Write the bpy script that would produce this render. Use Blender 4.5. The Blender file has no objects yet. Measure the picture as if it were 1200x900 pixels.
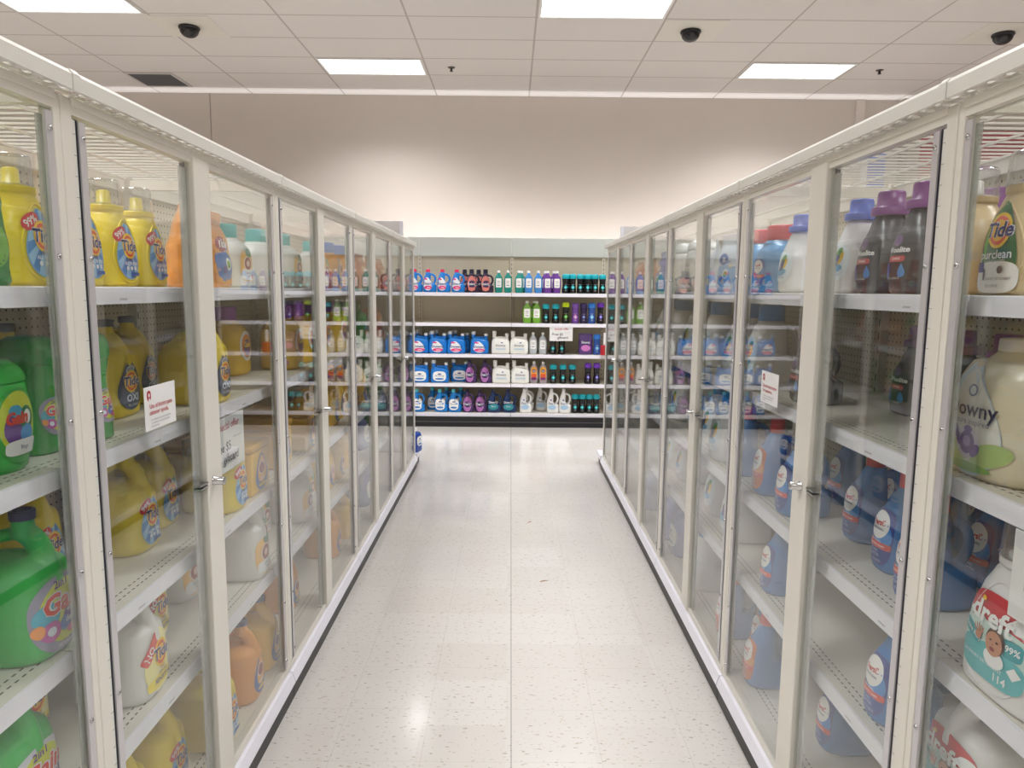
import bpy, bmesh, math, random
from mathutils import Vector, Matrix
random.seed(7)
sc = bpy.context.scene
COL = sc.collection
PI = math.pi

# ------------------------------------------------------------------ materials
MATS = {}
def lin(c):
    def f(v):
        v = v / 255.0
        return v / 12.92 if v <= 0.04045 else ((v + 0.055) / 1.055) ** 2.4
    return (f(c[0]), f(c[1]), f(c[2]), 1.0)
def pl(c, rough=0.38, metal=0.0, spec=0.5, coat=0.0):
    key = (c, rough, metal, spec, coat)
    if key in MATS: return MATS[key]
    m = bpy.data.materials.new('plastic_%d_%d_%d' % c); m.use_nodes = True
    b = m.node_tree.nodes['Principled BSDF']
    b.inputs['Base Color'].default_value = lin(c)
    b.inputs['Roughness'].default_value = rough
    b.inputs['Metallic'].default_value = metal
    b.inputs['Specular IOR Level'].default_value = spec
    b.inputs['Coat Weight'].default_value = coat
    MATS[key] = m
    return m
def emit(name, c, s):
    m = bpy.data.materials.new(name); m.use_nodes = True
    nt = m.node_tree; nt.nodes.clear()
    o = nt.nodes.new('ShaderNodeOutputMaterial'); e = nt.nodes.new('ShaderNodeEmission')
    e.inputs['Color'].default_value = c; e.inputs['Strength'].default_value = s
    nt.links.new(e.outputs[0], o.inputs[0])
    return m
def clear(name, tint, base, power, gloss_rough=0.0, haze=None):
    """thin clear sheet: see-through, with an angle dependent mirror reflection and a slight surface haze"""
    m = bpy.data.materials.new(name); m.use_nodes = True
    nt = m.node_tree; nt.nodes.clear(); N = nt.nodes.new; L = nt.links.new
    o = N('ShaderNodeOutputMaterial'); mix = N('ShaderNodeMixShader')
    t = N('ShaderNodeBsdfTransparent'); t.inputs['Color'].default_value = tint
    g = N('ShaderNodeBsdfGlossy'); g.inputs['Roughness'].default_value = gloss_rough
    lw = N('ShaderNodeLayerWeight'); lw.inputs['Blend'].default_value = 0.5
    p = N('ShaderNodeMath'); p.operation = 'POWER'; p.inputs[1].default_value = power
    L(lw.outputs['Facing'], p.inputs[0])
    q = N('ShaderNodeMath'); q.operation = 'MULTIPLY_ADD'; q.inputs[1].default_value = 1 - base; q.inputs[2].default_value = base
    L(p.outputs[0], q.inputs[0]); L(q.outputs[0], mix.inputs['Fac'])
    src = t.outputs[0]
    if haze:
        d = N('ShaderNodeBsdfDiffuse'); d.inputs['Color'].default_value = (.8, .8, .8, 1)
        m2 = N('ShaderNodeMixShader'); m2.inputs['Fac'].default_value = haze
        L(t.outputs[0], m2.inputs[1]); L(d.outputs[0], m2.inputs[2]); src = m2.outputs[0]
    L(src, mix.inputs[1]); L(g.outputs[0], mix.inputs[2]); L(mix.outputs[0], o.inputs[0])
    return m
GLASS = clear('door_glass', (.975, .985, .975, 1), 0.032, 4.4, haze=0.009)
ACRYL = clear('acrylic_strip', (.80, .83, .79, 1), 0.10, 3.5, .05, haze=0.26)
CAPCLEAR = clear('clear_cap', (.93, .94, .95, 1), 0.08, 2.2, .06, haze=0.10)

def nodes_mat(name, rough=0.5):
    m = bpy.data.materials.new(name); m.use_nodes = True
    nt = m.node_tree; b = nt.nodes['Principled BSDF']; b.inputs['Roughness'].default_value = rough
    return m, nt, b, nt.nodes.new, nt.links.new
def mth(nt, op, a, b=None, c=None):
    n = nt.nodes.new('ShaderNodeMath'); n.operation = op
    for i, v in enumerate((a, b, c)):
        if v is None: continue
        if isinstance(v, (int, float)): n.inputs[i].default_value = v
        else: nt.links.new(v, n.inputs[i])
    return n.outputs[0]
def mixc(nt, fac, a, b):
    n = nt.nodes.new('ShaderNodeMix'); n.data_type = 'RGBA'
    if isinstance(fac, (int, float)): n.inputs[0].default_value = fac
    else: nt.links.new(fac, n.inputs[0])
    for i, v in ((6, a), (7, b)):
        if isinstance(v, tuple): n.inputs[i].default_value = v
        else: nt.links.new(v, n.inputs[i])
    return n.outputs[2]
def gridline(nt, sock, pitch, off, halfw):
    """1 on thin lines every pitch"""
    a = mth(nt, 'SUBTRACT', sock, off - pitch * 100)
    a = mth(nt, 'DIVIDE', a, pitch); a = mth(nt, 'FRACT', a)
    a = mth(nt, 'SUBTRACT', a, 0.5); a = mth(nt, 'ABSOLUTE', a)
    return mth(nt, 'GREATER_THAN', a, 0.5 - halfw / pitch)
def coords(nt):
    tc = nt.nodes.new('ShaderNodeTexCoord'); sp = nt.nodes.new('ShaderNodeSeparateXYZ')
    nt.links.new(tc.outputs['Object'], sp.inputs[0])
    return tc.outputs['Object'], sp.outputs
def floor_material():
    m, nt, b, N, L = nodes_mat('vinyl_tile_floor', .2)
    co, s = coords(nt)
    def flecks(scale, stretch, thr, seed, rot):
        mp = N('ShaderNodeMapping'); mp.inputs['Scale'].default_value = (stretch, 1, 1); mp.inputs['Rotation'].default_value = (0, 0, rot)
        mp.inputs['Location'].default_value = (seed, seed * .7, 0)
        L(co, mp.inputs[0])
        v = N('ShaderNodeTexNoise'); v.inputs['Scale'].default_value = scale; v.inputs['Detail'].default_value = 1.0
        L(mp.outputs[0], v.inputs['Vector'])
        return mth(nt, 'GREATER_THAN', v.outputs[0], thr)
    f1 = flecks(96, .40, .685, 3.1, .5); f2 = flecks(105, .42, .70, 8.7, -.9)
    vc = N('ShaderNodeTexWhiteNoise'); vc.noise_dimensions = '2D'
    mp = N('ShaderNodeVectorMath'); mp.operation = 'DIVIDE'; mp.inputs[1].default_value = (.3048, .3048, 1); L(co, mp.inputs[0])
    fl = N('ShaderNodeVectorMath'); fl.operation = 'FLOOR'; L(mp.outputs[0], fl.inputs[0]); L(fl.outputs[0], vc.inputs['Vector'])
    base = mixc(nt, vc.outputs['Value'], lin((211, 205, 199)), lin((216, 211, 206)))
    c = mixc(nt, f1, base, lin((178, 168, 158)))
    c = mixc(nt, f2, c, lin((190, 178, 162)))
    gx = gridline(nt, s[0], .3048, .02, .0010); gy = gridline(nt, s[1], .3048, .10, .0010)
    g = mth(nt, 'MAXIMUM', gx, gy)
    c = mixc(nt, mth(nt, 'MULTIPLY', g, .28), c, lin((150, 142, 132)))
    seam = mth(nt, 'LESS_THAN', mth(nt, 'ABSOLUTE', mth(nt, 'SUBTRACT', s[0], .02)), .0022)
    c = mixc(nt, mth(nt, 'MULTIPLY', seam, .55), c, lin((128, 124, 118)))
    L(c, b.inputs['Base Color'])
    n = N('ShaderNodeTexNoise'); n.inputs['Scale'].default_value = 2.2; n.inputs['Detail'].default_value = 3; L(co, n.inputs['Vector'])
    L(mth(nt, 'MULTIPLY_ADD', n.outputs[0], .14, .07), b.inputs['Roughness'])
    bu = N('ShaderNodeBump'); bu.inputs['Strength'].default_value = .05; bu.inputs['Distance'].default_value = .02
    n2 = N('ShaderNodeTexNoise'); n2.inputs['Scale'].default_value = 5; L(co, n2.inputs['Vector']); L(n2.outputs[0], bu.inputs['Height']); L(bu.outputs[0], b.inputs['Normal'])
    return m
TX, TY, OX, OY = 1.262, .648, .227, 9.386
def ceiling_material():
    m, nt, b, N, L = nodes_mat('ceiling_tiles', .9)
    co, s = coords(nt)
    g = mth(nt, 'MAXIMUM', gridline(nt, s[0], TX, OX, .010), gridline(nt, s[1], TY, OY, .010))
    n = N('ShaderNodeTexNoise'); n.inputs['Scale'].default_value = 60; n.inputs['Detail'].default_value = 4; L(co, n.inputs['Vector'])
    base = mixc(nt, n.outputs[0], lin((208, 202, 198)), lin((217, 212, 208)))
    c = mixc(nt, g, base, lin((176, 168, 164)))
    L(c, b.inputs['Base Color'])
    bu = N('ShaderNodeBump'); bu.inputs['Strength'].default_value = .5; bu.inputs['Distance'].default_value = .01; bu.invert = True
    L(g, bu.inputs['Height']); L(bu.outputs[0], b.inputs['Normal'])
    return m
def peg_material():
    m, nt, b, N, L = nodes_mat('pegboard', .55)
    co, s = coords(nt)
    def cell(k):
        a = mth(nt, 'ADD', s[k], 50.0); a = mth(nt, 'DIVIDE', a, .0254); a = mth(nt, 'FRACT', a)
        return mth(nt, 'SUBTRACT', a, .5)
    # holes run along the panel (x+y since a panel is thin in one of them) and up
    h = mth(nt, 'ADD', s[0], s[1]); h = mth(nt, 'ADD', h, 50.0); h = mth(nt, 'DIVIDE', h, .0254); h = mth(nt, 'FRACT', h); h = mth(nt, 'SUBTRACT', h, .5)
    v = cell(2)
    d = mth(nt, 'SQRT', mth(nt, 'ADD', mth(nt, 'MULTIPLY', h, h), mth(nt, 'MULTIPLY', v, v)))
    hole = mth(nt, 'LESS_THAN', d, .14)
    L(mixc(nt, hole, lin((203, 194, 172)), lin((70, 62, 52))), b.inputs['Base Color'])
    return m
def deck_material():
    """painted steel shelf with two rows of short slots near the aisle edge (object x runs into the shelf from the edge)"""
    m, nt, b, N, L = nodes_mat('shelf_deck', .42)
    co, s = coords(nt)
    ax = mth(nt, 'ABSOLUTE', s[0])
    dash = mth(nt, 'GREATER_THAN', mth(nt, 'FRACT', mth(nt, 'DIVIDE', mth(nt, 'ADD', s[1], 10.0), .021)), .45)
    r1 = mth(nt, 'LESS_THAN', mth(nt, 'ABSOLUTE', mth(nt, 'SUBTRACT', ax, .085)), .0022)
    r2 = mth(nt, 'LESS_THAN', mth(nt, 'ABSOLUTE', mth(nt, 'SUBTRACT', ax, .105)), .0022)
    k = mth(nt, 'MULTIPLY', mth(nt, 'MAXIMUM', r1, r2), dash)
    n = N('ShaderNodeTexNoise'); n.inputs['Scale'].default_value = 8; n.inputs['Detail'].default_value = 4; L(co, n.inputs['Vector'])
    base = mixc(nt, n.outputs[0], lin((222, 217, 206)), lin((230, 225, 215)))
    L(mixc(nt, k, base, lin((84, 78, 68))), b.inputs['Base Color'])
    return m
def wall_material():
    m, nt, b, N, L = nodes_mat('painted_wall', .85)
    co, s = coords(nt)
    n = N('ShaderNodeTexNoise'); n.inputs['Scale'].default_value = 3; n.inputs['Detail'].default_value = 3; L(co, n.inputs['Vector'])
    L(mixc(nt, n.outputs[0], lin((192, 182, 173)), lin((197, 187, 178))), b.inputs['Base Color'])
    return m
M_FLOOR, M_CEIL, M_PEG, M_DECK, M_WALL = floor_material(), ceiling_material(), peg_material(), deck_material(), wall_material()
M_FRAME = pl((227, 222, 212), .42)
M_CORN = pl((226, 223, 216), .38)
M_STRIP = pl((236, 234, 243), .3)
M_ALU = pl((205, 202, 204), .35, .35)
M_CHROME = pl((190, 190, 190), .16, 1.0)
M_DARK = pl((16, 18, 36), .5)
M_KICK = pl((26, 26, 28), .4)
M_WIRE = pl((232, 228, 220), .35)
M_HEADER = pl((205, 210, 204), .45)
M_CARD = pl((238, 237, 236), .5)
M_RED = pl((176, 38, 44), .5)

# ------------------------------------------------------------------ object helpers
def link(name, me, parent=None, loc=None, rot=None):
    o = bpy.data.objects.new(name, me); COL.objects.link(o)
    if parent is not None: o.parent = parent
    if loc is not None: o.location = loc
    if rot is not None: o.rotation_euler = rot
    return o
def tag(o, label, cat, group=None):
    o['label'] = label; o['category'] = cat
    if group: o['group'] = group
    return o
def struct(o):
    o['kind'] = 'structure'; return o
def empty(name, loc, rz=0.0):
    o = bpy.data.objects.new(name, None); COL.objects.link(o); o.location = loc; o.rotation_euler = (0, 0, rz)
    o.empty_display_size = .05
    return o
class MB:
    def __init__(s): s.v = []; s.f = []; s.m = []; s.mats = []; s.sm = []
    def mi(s, mat):
        if mat not in s.mats: s.mats.append(mat)
        return s.mats.index(mat)
    def add(s, vs, fs, mat, smooth=False):
        o = len(s.v); s.v += [tuple(p) for p in vs]; k = s.mi(mat)
        for f in fs:
            s.f.append(tuple(i + o for i in f)); s.m.append(k); s.sm.append(smooth)
    def box(s, x0, x1, y0, y1, z0, z1, mat):
        if x0 > x1: x0, x1 = x1, x0
        if y0 > y1: y0, y1 = y1, y0
        vs = [(x, y, z) for z in (z0, z1) for y in (y0, y1) for x in (x0, x1)]
        s.add(vs, [(0, 2, 3, 1), (4, 5, 7, 6), (0, 1, 5, 4), (2, 6, 7, 3), (0, 4, 6, 2), (1, 3, 7, 5)], mat)
    def bbox(s, x0, x1, y0, y1, z0, z1, mat, b=.003):
        """bevelled box"""
        if x0 > x1: x0, x1 = x1, x0
        if y0 > y1: y0, y1 = y1, y0
        bm = bmesh.new(); bmesh.ops.create_cube(bm, size=1)
        for v in bm.verts:
            v.co = Vector(((x0 + x1) / 2 + v.co.x * (x1 - x0), (y0 + y1) / 2 + v.co.y * (y1 - y0), (z0 + z1) / 2 + v.co.z * (z1 - z0)))
        b = min(b, .45 * min(x1 - x0, y1 - y0, z1 - z0))
        bmesh.ops.bevel(bm, geom=list(bm.edges), offset=b, segments=2, profile=.5, affect='EDGES')
        s.frombm(bm, mat); bm.free()
    def frombm(s, bm, mat, smooth=False):
        bm.verts.ensure_lookup_table()
        for i, v in enumerate(bm.verts): v.index = i
        s.add([v.co[:] for v in bm.verts], [[v.index for v in f.verts] for f in bm.faces], mat, smooth)
    def prism(s, pts, axis, a0, a1, mat):
        """2D outline extruded along axis ('y': pts are (x,z))"""
        n = len(pts); vs = []
        for a in (a0, a1):
            for p in pts:
                vs.append((p[0], a, p[1]) if axis == 'y' else ((a, p[0], p[1]) if axis == 'x' else (p[0], p[1], a)))
        fs = [tuple(range(n))[::-1], tuple(range(n, 2 * n))] + [(i, (i + 1) % n, n + (i + 1) % n, n + i) for i in range(n)]
        s.add(vs, fs, mat)
    def tube(s, pts, r, mat, seg=10, ry=None, caps=True):
        pts = [Vector(p) for p in pts]; rs = r if isinstance(r, (list, tuple)) else [r] * len(pts)
        vs = []; fs = []; up0 = None
        for i, p in enumerate(pts):
            t = (pts[min(i + 1, len(pts) - 1)] - pts[max(i - 1, 0)]).normalized()
            if up0 is None:
                up0 = Vector((0, 0, 1)) if abs(t.z) < .9 else Vector((1, 0, 0))
            a = t.cross(up0)
            if a.length < 1e-4: a = t.orthogonal()
            a.normalize(); b = a.cross(t).normalized(); up0 = b
            for k in range(seg):
                q = 2 * PI * k / seg
                vs.append(p + a * math.cos(q) * rs[i] * (ry or 1.0) + b * math.sin(q) * rs[i])
        for i in range(len(pts) - 1):
            for k in range(seg):
                k2 = (k + 1) % seg
                fs.append((i * seg + k, i * seg + k2, (i + 1) * seg + k2, (i + 1) * seg + k))
        if caps: fs += [tuple(range(seg))[::-1], tuple(range((len(pts) - 1) * seg, len(pts) * seg))]
        s.add(vs, fs, mat, True)
    def lathe(s, prof, mat, cx=0, cy=0, seg=24, smooth=True, caps=True, sx=1, sy=1):
        vs = []; fs = []; n = len(prof)
        for (r, z) in prof:
            for k in range(seg):
                a = 2 * PI * k / seg
                vs.append((cx + r * sx * math.cos(a), cy + r * sy * math.sin(a), z))
        for i in range(n - 1):
            for k in range(seg):
                k2 = (k + 1) % seg
                fs.append((i * seg + k, i * seg + k2, (i + 1) * seg + k2, (i + 1) * seg + k))
        s.add(vs, fs, mat, smooth)
        if caps:
            o = len(s.v) - len(vs)
            s.add([vs[k] for k in range(seg)], [tuple(range(seg))[::-1]], mat)
            s.add([vs[(n - 1) * seg + k] for k in range(seg)], [tuple(range(seg))], mat)
    def mesh(s, name):
        me = bpy.data.meshes.new(name); me.from_pydata(s.v, [], s.f)
        for m in s.mats: me.materials.append(m)
        me.polygons.foreach_set('material_index', s.m); me.polygons.foreach_set('use_smooth', s.sm)
        me.update(); return me
    def obj(s, name, parent=None, loc=None, rot=None):
        return link(name, s.mesh(name), parent, loc, rot)
def copy_tree(o, parent=None):
    c = o.copy(); COL.objects.link(c); c.parent = parent
    for ch in o.children: copy_tree(ch, c)
    return c

# ------------------------------------------------------------------ text
TXT = {}
def text_geo(t, bold=0.0, shear=0.0):
    key = (t, bold, shear)
    if key in TXT: return TXT[key]
    cu = bpy.data.curves.new('t', 'FONT'); cu.body = t; cu.resolution_u = 2; cu.offset = bold; cu.shear = shear
    cu.align_x = 'CENTER'; cu.align_y = 'CENTER'
    o = bpy.data.objects.new('t', cu); COL.objects.link(o)
    dg = bpy.context.evaluated_depsgraph_get(); dg.update()
    me = o.evaluated_get(dg).to_mesh()
    vs = [(v.co.x, v.co.y) for v in me.vertices]; fs = [tuple(p.vertices) for p in me.polygons]
    o.evaluated_get(dg).to_mesh_clear()
    bpy.data.objects.remove(o); bpy.data.curves.remove(cu)
    TXT[key] = (vs, fs); return TXT[key]

# ------------------------------------------------------------------ label design: a list of elements in the label's own plane (x right, z up; unit = half width)
def ell(cx, cz, rx, rz, tilt=0.0, n=28, sq=2.0):
    out = []
    for i in range(n):
        a = 2 * PI * i / n; c, s_ = math.cos(a), math.sin(a)
        x = rx * math.copysign(abs(c) ** (2 / sq), c); z = rz * math.copysign(abs(s_) ** (2 / sq), s_)
        out.append((cx + x * math.cos(tilt) - z * math.sin(tilt), cz + x * math.sin(tilt) + z * math.cos(tilt)))
    return out
def tear(cx, cz, rx, rz, lean=0.0, n=32, pw=.55):
    """egg: wide at the bottom, narrow at the top"""
    out = []
    for i in range(n):
        a = 2 * PI * i / n; c, s_ = math.cos(a), math.sin(a)
        w = 1 - pw * (s_ * .5 + .5) ** 1.5
        out.append((cx + rx * w * c + lean * (s_ * .5 + .5), cz + rz * s_))
    return out
def E(o, col): return ('p', o, col)
def RAY(o, c, a, b, n=0): return ('ray', o, c, a, b)
def T(t, size, x, z, col, bold=.0, shear=0., rot=0.): return ('t', t, size, x, z, col, bold, shear, rot)
W_, BLU, NAVY = (240, 240, 240), (60, 130, 205), (28, 36, 110)
def tide_logo(x, z, r, tx='Tide'):
    return [E(ell(x, z, r, r * 1.12), (250, 205, 30)), E(ell(x, z, r * .82, r * .92), (232, 84, 36)), E(ell(x, z, r * .6, r * .68), (250, 190, 40)),
            T(tx, r * 1.28, x + .015, z + .01, W_, .055, .1), T(tx, r * 1.28, x, z, NAVY, .03, .1)]
def lab_tide():
    return [E(tear(0, 0, 1.0, 1.2, .0), (120, 180, 225)), RAY(tear(0, 0, .95, 1.14), (0, .25), (70, 140, 210), (150, 200, 235)),
            E(ell(-.48, .72, .44, .26, .6), (214, 48, 56)), T('99%', .36, -.48, .72, W_, .02, 0, .5)] + tide_logo(0, .22, .5) + [
            T('SIMPLY', .2, 0, -.36, NAVY, .02), T('ALL IN ONE', .19, .02, -.52, W_, .02)] + [
            E(ell(-.3 + .3 * k, -.72, .09, .09), W_) for k in range(3)] + [E(ell(.3, -.96, .34, .07, 0, sq=6), (40, 90, 175))]
def lab_oxi():
    return [E(tear(0, 0, 1.0, 1.25), (52, 62, 92)), E(ell(0, .8, .34, .2, .3), (190, 195, 205)), T('99%', .26, -.0, .8, NAVY, .01, 0, .3)] + tide_logo(0, .2, .5) + [
            T('ultra', .2, 0, -.36, W_), T('OXI', .5, 0, -.64, (110, 170, 225), .05), T('OXI', .5, 0, -.64, W_, .01), T('92 LOADS', .16, 0, -1.0, W_)]
def lab_free():
    return [E(tear(0, 0, 1.0, 1.15, .1, pw=.35), (247, 236, 160)), E(ell(0, -.75, .8, .22, .1, sq=4), (248, 224, 70)),
            E(ell(-.45, .55, .62, .2, .85, sq=5), (218, 66, 60)), T('NO', .36, -.55, .4, W_, .03, 0, .85)] + tide_logo(.1, .22, .46) + [
            T('FREE', .16, .1, -.32, (200, 60, 50), .01), T('GENTLE', .16, .1, -.48, NAVY), T('SENSITIVE', .25, .1, -.72, NAVY, .02)]
def lab_pur():
    return [E(tear(0, 0, 1.0, 1.45, pw=.75), (44, 120, 62)), E(ell(-.32, .25, .34, .8, -.1), (110, 190, 40)), E(tear(.12, .1, .8, 1.28, pw=.72), (36, 104, 58)),
            E(ell(0, -.95, .93, .5, 0, sq=3.2), W_), E(ell(-.72, -.62, .2, .16, 0, sq=5), (70, 60, 150))] + tide_logo(0, .52, .5) + [
            T('purclean', .4, 0, -.24, W_, .015), T('PLANT-BASED', .15, 0, -.46, W_), E(ell(-.42, -.85, .06, .2, 0), (90, 90, 100)), E(ell(.3, -.72, .12, .12), (90, 90, 100)),
            T('LAUNDRY DETERGENT', .12, .15, -1.0, (110, 110, 120)), T('32 LOADS', .13, 0, -1.22, (90, 90, 100))]
def lab_gain(low='+odor\ndefense', bg=(150, 150, 172)):
    return [E(ell(0, 0, 1.0, 1.15, 0, sq=2.6), bg), E(ell(.05, .05, .88, .95), (214, 222, 40)), E(ell(-.55, .05, .4, .4), (70, 180, 210)), E(ell(.45, -.2, .5, .42, .4), (96, 56, 150)),
            E(ell(-.5, -.42, .34, .3), (196, 90, 170)), E(ell(-.5, -.42, .15, .14), (225, 235, 245)), E(ell(.0, -.38, .2, .22), (60, 110, 190)), E(ell(-.85, -.3, .14, .2), (240, 150, 60)),
            E(ell(.35, -.62, .3, .12), (225, 80, 150)), T('2in1', .34, -.05, .88, (90, 50, 140), .02), T('Gain', .82, .02, .33, W_, .075, .15), T('Gain', .82, 0, .33, (226, 62, 40), .03, .15),
            T(low, .26, .4, -.16, W_, .02), T('DETERGENT', .13, 0, -.95, W_)]
def lab_gaintub():
    return [E(ell(0, 0, 1.0, 1.25), (60, 175, 70)), E(ell(0, .1, .88, 1.05), (205, 215, 55)), E(ell(-.3, -.1, .4, .5), (110, 60, 150)), E(ell(.35, .2, .38, .42), (30, 130, 80)), E(ell(.38, .25, .2, .24), W_),
            E(ell(.3, -.3, .35, .3), (70, 150, 215)), E(ell(-.2, .5, .3, .2), (60, 160, 200)), T('Gain', .55, -.15, .25, (226, 62, 40), .05, .15), E(ell(.1, -.72, .8, .26, 0, sq=4), W_), T('flings', .2, .1, -.72, (90, 60, 130))]
def lab_ah():
    return [E(ell(0, -.1, 1.0, 1.2, 0, sq=3.6), (245, 190, 90)), E(ell(.2, .95, .55, .35), (70, 130, 90)), E(ell(-.1, .1, .58, .58), (240, 225, 210)), E(ell(-.1, .1, .5, .5), (150, 40, 56)), E(ell(-.1, .1, .26, .24), (235, 200, 190)),
            E(ell(.0, -.78, .94, .42, 0, sq=4), W_), T('SENSITIVE', .2, 0, -.66, (70, 70, 80)), T('SKIN', .2, 0, -.9, (70, 70, 80)), E(ell(.6, -.9, .2, .2), (215, 60, 60))]
def lab_ahb():
    return [E(tear(0, 0, 1.0, 1.3, pw=.6), (50, 105, 180)), E(tear(.05, .2, .7, .95), (244, 170, 60)), E(ell(0, .25, .46, .46), (240, 225, 210)), E(ell(0, .25, .38, .38), (150, 40, 60)), T('OXI', .34, 0, -.5, W_, .03), E(ell(0, -.9, .5, .12), (240, 200, 60))]
def lab_persil(alt=False):
    c = (208, 108, 62) if alt else (32, 64, 150)
    return [E(ell(0, 0, 1.0, 1.7, 0, sq=3.4), c), E(ell(.35, .2, .6, .9, .2), (60, 140, 215) if not alt else (230, 150, 90)), E(ell(0, .72, .78, .84), (244, 243, 242)), T('Persil', .46, 0, .84, (206, 30, 44), .035, 0, .1),
            T('PROCLEAN', .19, 0, .48, NAVY, .015), E(ell(0, -.48, .98, .2, 0, sq=8), (220, 70, 60)), T('ADVANCED CLEAN', .155, 0, -.48, W_, .01), T('ORIGINAL', .2, 0, -.2, W_), T('STAIN\nFIGHTER', .24, -.1, -.95, (180, 200, 235)),
            T('50 LOADS', .2, .1, -1.4, (180, 200, 235))]
def lab_downybig():
    return [E(tear(0, 0, 1.0, 1.2, -.25, pw=.62), (196, 214, 228)), E(tear(.05, -.05, .9, 1.05, -.2, pw=.6), (226, 224, 216)), E(ell(-.5, -.75, .45, .24, -.2), (170, 196, 120)), E(ell(.5, -.7, .46, .24, .3), (176, 200, 128)),
            E(ell(0, -1.02, .6, .1), (132, 176, 92)), E(ell(-.05, -.52, .34, .34), (212, 206, 222)), E(ell(-.05, -.52, .22, .24), (112, 84, 156)), E(ell(-.05, -.5, .11, .12), (178, 158, 208)), E(ell(-.36, -.4, .07, .24, .4), (112, 84, 156)), E(ell(.2, -.66, .1, .16, -.6), (112, 84, 156)), E(ell(-.02, -.24, .12, .08), (130, 100, 170)),
            E(ell(0, .58, .13, .13), (90, 100, 130)), E(ell(0, .58, .09, .09), (215, 220, 226)), T('Downy', .46, -.02, .18, (26, 30, 66), .012), T('nature inspired', .17, 0, -.08, (90, 95, 130))]
def lab_downy(accent=(226, 60, 130), bg=(240, 243, 246)):
    return [E(tear(0, 0, 1.0, 1.05, -.2, pw=.5), bg), E(ell(0, -.58, .8, .3), accent), E(ell(.1, -.62, .4, .12), (246, 180, 200)), E(ell(-.45, .78, .36, .14, -.2), accent), T('Downy', .62, 0, .02, (30, 60, 130), .03)]
def lab_plain(accent=(60, 130, 200)):
    return [E(ell(0, 0, 1, 1, 0, sq=3), (243, 243, 240)), E(ell(0, .42, .3, .16), (70, 90, 150)), T('Downy', .46, 0, .08, (60, 76, 120), .0), E(ell(0, -.55, .7, .18), accent)]
def lab_rect(accent=(60, 90, 150)):
    return [E(ell(0, 0, 1, 1.15, 0, sq=9), (244, 243, 240)), T('Soap', .5, 0, .4, (80, 84, 92), .0), T('Lavender', .3, 0, .0, (120, 124, 130)), E(ell(0, -.6, .55, .07, 0, sq=6), accent)]
def lab_star(c=(30, 180, 185)):
    return [E(ell(0, 0, .9, 1.1, 0, sq=1.0), c), E(ell(0, 0, .4, .5, 0, sq=1.0), (150, 225, 225)), T('Unstopables', .3, 0, 1.35, W_), T('FRESH', .3, 0, -1.5, W_, .02)]
def lab_dreft():
    out = [E(ell(0, 0, 1, 1.05, 0, sq=3.0), (205, 228, 222)), E(ell(0, .55, .93, .5, 0, sq=2.2), (212, 62, 72)), E(ell(0, .05, .97, .34, 0, sq=3), (206, 230, 224)), E(ell(0, -.62, .97, .44, 0, sq=3.5), (92, 184, 190)), E(ell(-.62, -.1, .36, .16, -.3, sq=5), (60, 160, 170)),
           E(ell(.62, -.0, .26, .22, 0, sq=4), (60, 160, 170)), T('99%', .22, .64, .0, W_, .02), T('Active Baby', .15, -.6, -.1, W_, .01, 0, -.3), E(ell(.72, .58, .22, .18), W_), E(ell(.75, -.5, .17, .16, 0, sq=1), W_), E(ell(-.72, .4, .1, .1, 0, sq=1), W_),
           # baby: raised hand, head, hair, eyes, mouth
           E(ell(.2, -.42, .3, .22), (240, 240, 240)), E(ell(.2, .0, .28, .33), (70, 46, 36)), E(ell(.17, -.07, .25, .29), (196, 136, 104)), E(ell(.08, .0, .035, .025), (40, 26, 20)), E(ell(.27, .0, .035, .025), (40, 26, 20)), E(ell(.16, -.2, .08, .05), (150, 60, 60)), E(ell(.17, -.09, .03, .03), (176, 116, 88)),
           E(ell(-.3, -.05, .1, .12), (190, 130, 100)), T('dreft', .66, -.02, .5, W_, .03, 0, -.06), E(ell(-.33, .84, .07, .06), (250, 205, 50)), T('114', .26, .45, -.8, W_, .02), T('LAUNDRY DETERGENT', .12, -.1, -.6, W_)]
    for k in range(5): out.append(E(ell(-.42 + .07 * k, .1 + .03 * (2 - abs(k - 2)), .022, .09, .35 - .17 * k), (190, 130, 100)))
    return out
def lab_wool():
    return [E(ell(0, 0, 1.0, 1.5, 0, sq=4), (44, 42, 50)), E(ell(-.1, 1.0, .34, .34), (112, 84, 128)), T('Woolite', .46, 0, .42, W_, .03), E(ell(0, -.1, .6, .18, 0, sq=5), (190, 60, 70)), T('DARKS', .2, 0, -.1, W_, .01), E(tear(.45, -.78, .3, .42, pw=.9), (70, 140, 210)), E(ell(-.6, -.8, .18, .5), (60, 90, 180)), T('60 LOADS', .2, -.05, -1.25, W_)]
def lab_all():
    return [E(ell(0, 0, 1.0, 1.3, 0, sq=2.4), (226, 238, 246)), E(ell(.2, .3, .4, .6, -.4), (246, 200, 40)), E(ell(.1, .3, .26, .42, -.3), (36, 56, 130)), E(ell(.3, .75, .2, .3, -.6), (70, 150, 70)), E(ell(-.05, -.45, .7, .3, .15), (110, 180, 225)), T('all', .6, .0, -.1, (30, 60, 140), .04), T('free clear', .24, 0, -.85, (40, 110, 180))]
def lab_clr():
    return [E(ell(0, 0, 1.0, 1.1), (240, 240, 235)), E(ell(0, 0, .8, .85), (246, 150, 60)), E(ell(0, -.1, .6, .6), (100, 60, 150)), T('Gain', .6, 0, .1, (250, 210, 60), .04)]
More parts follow.
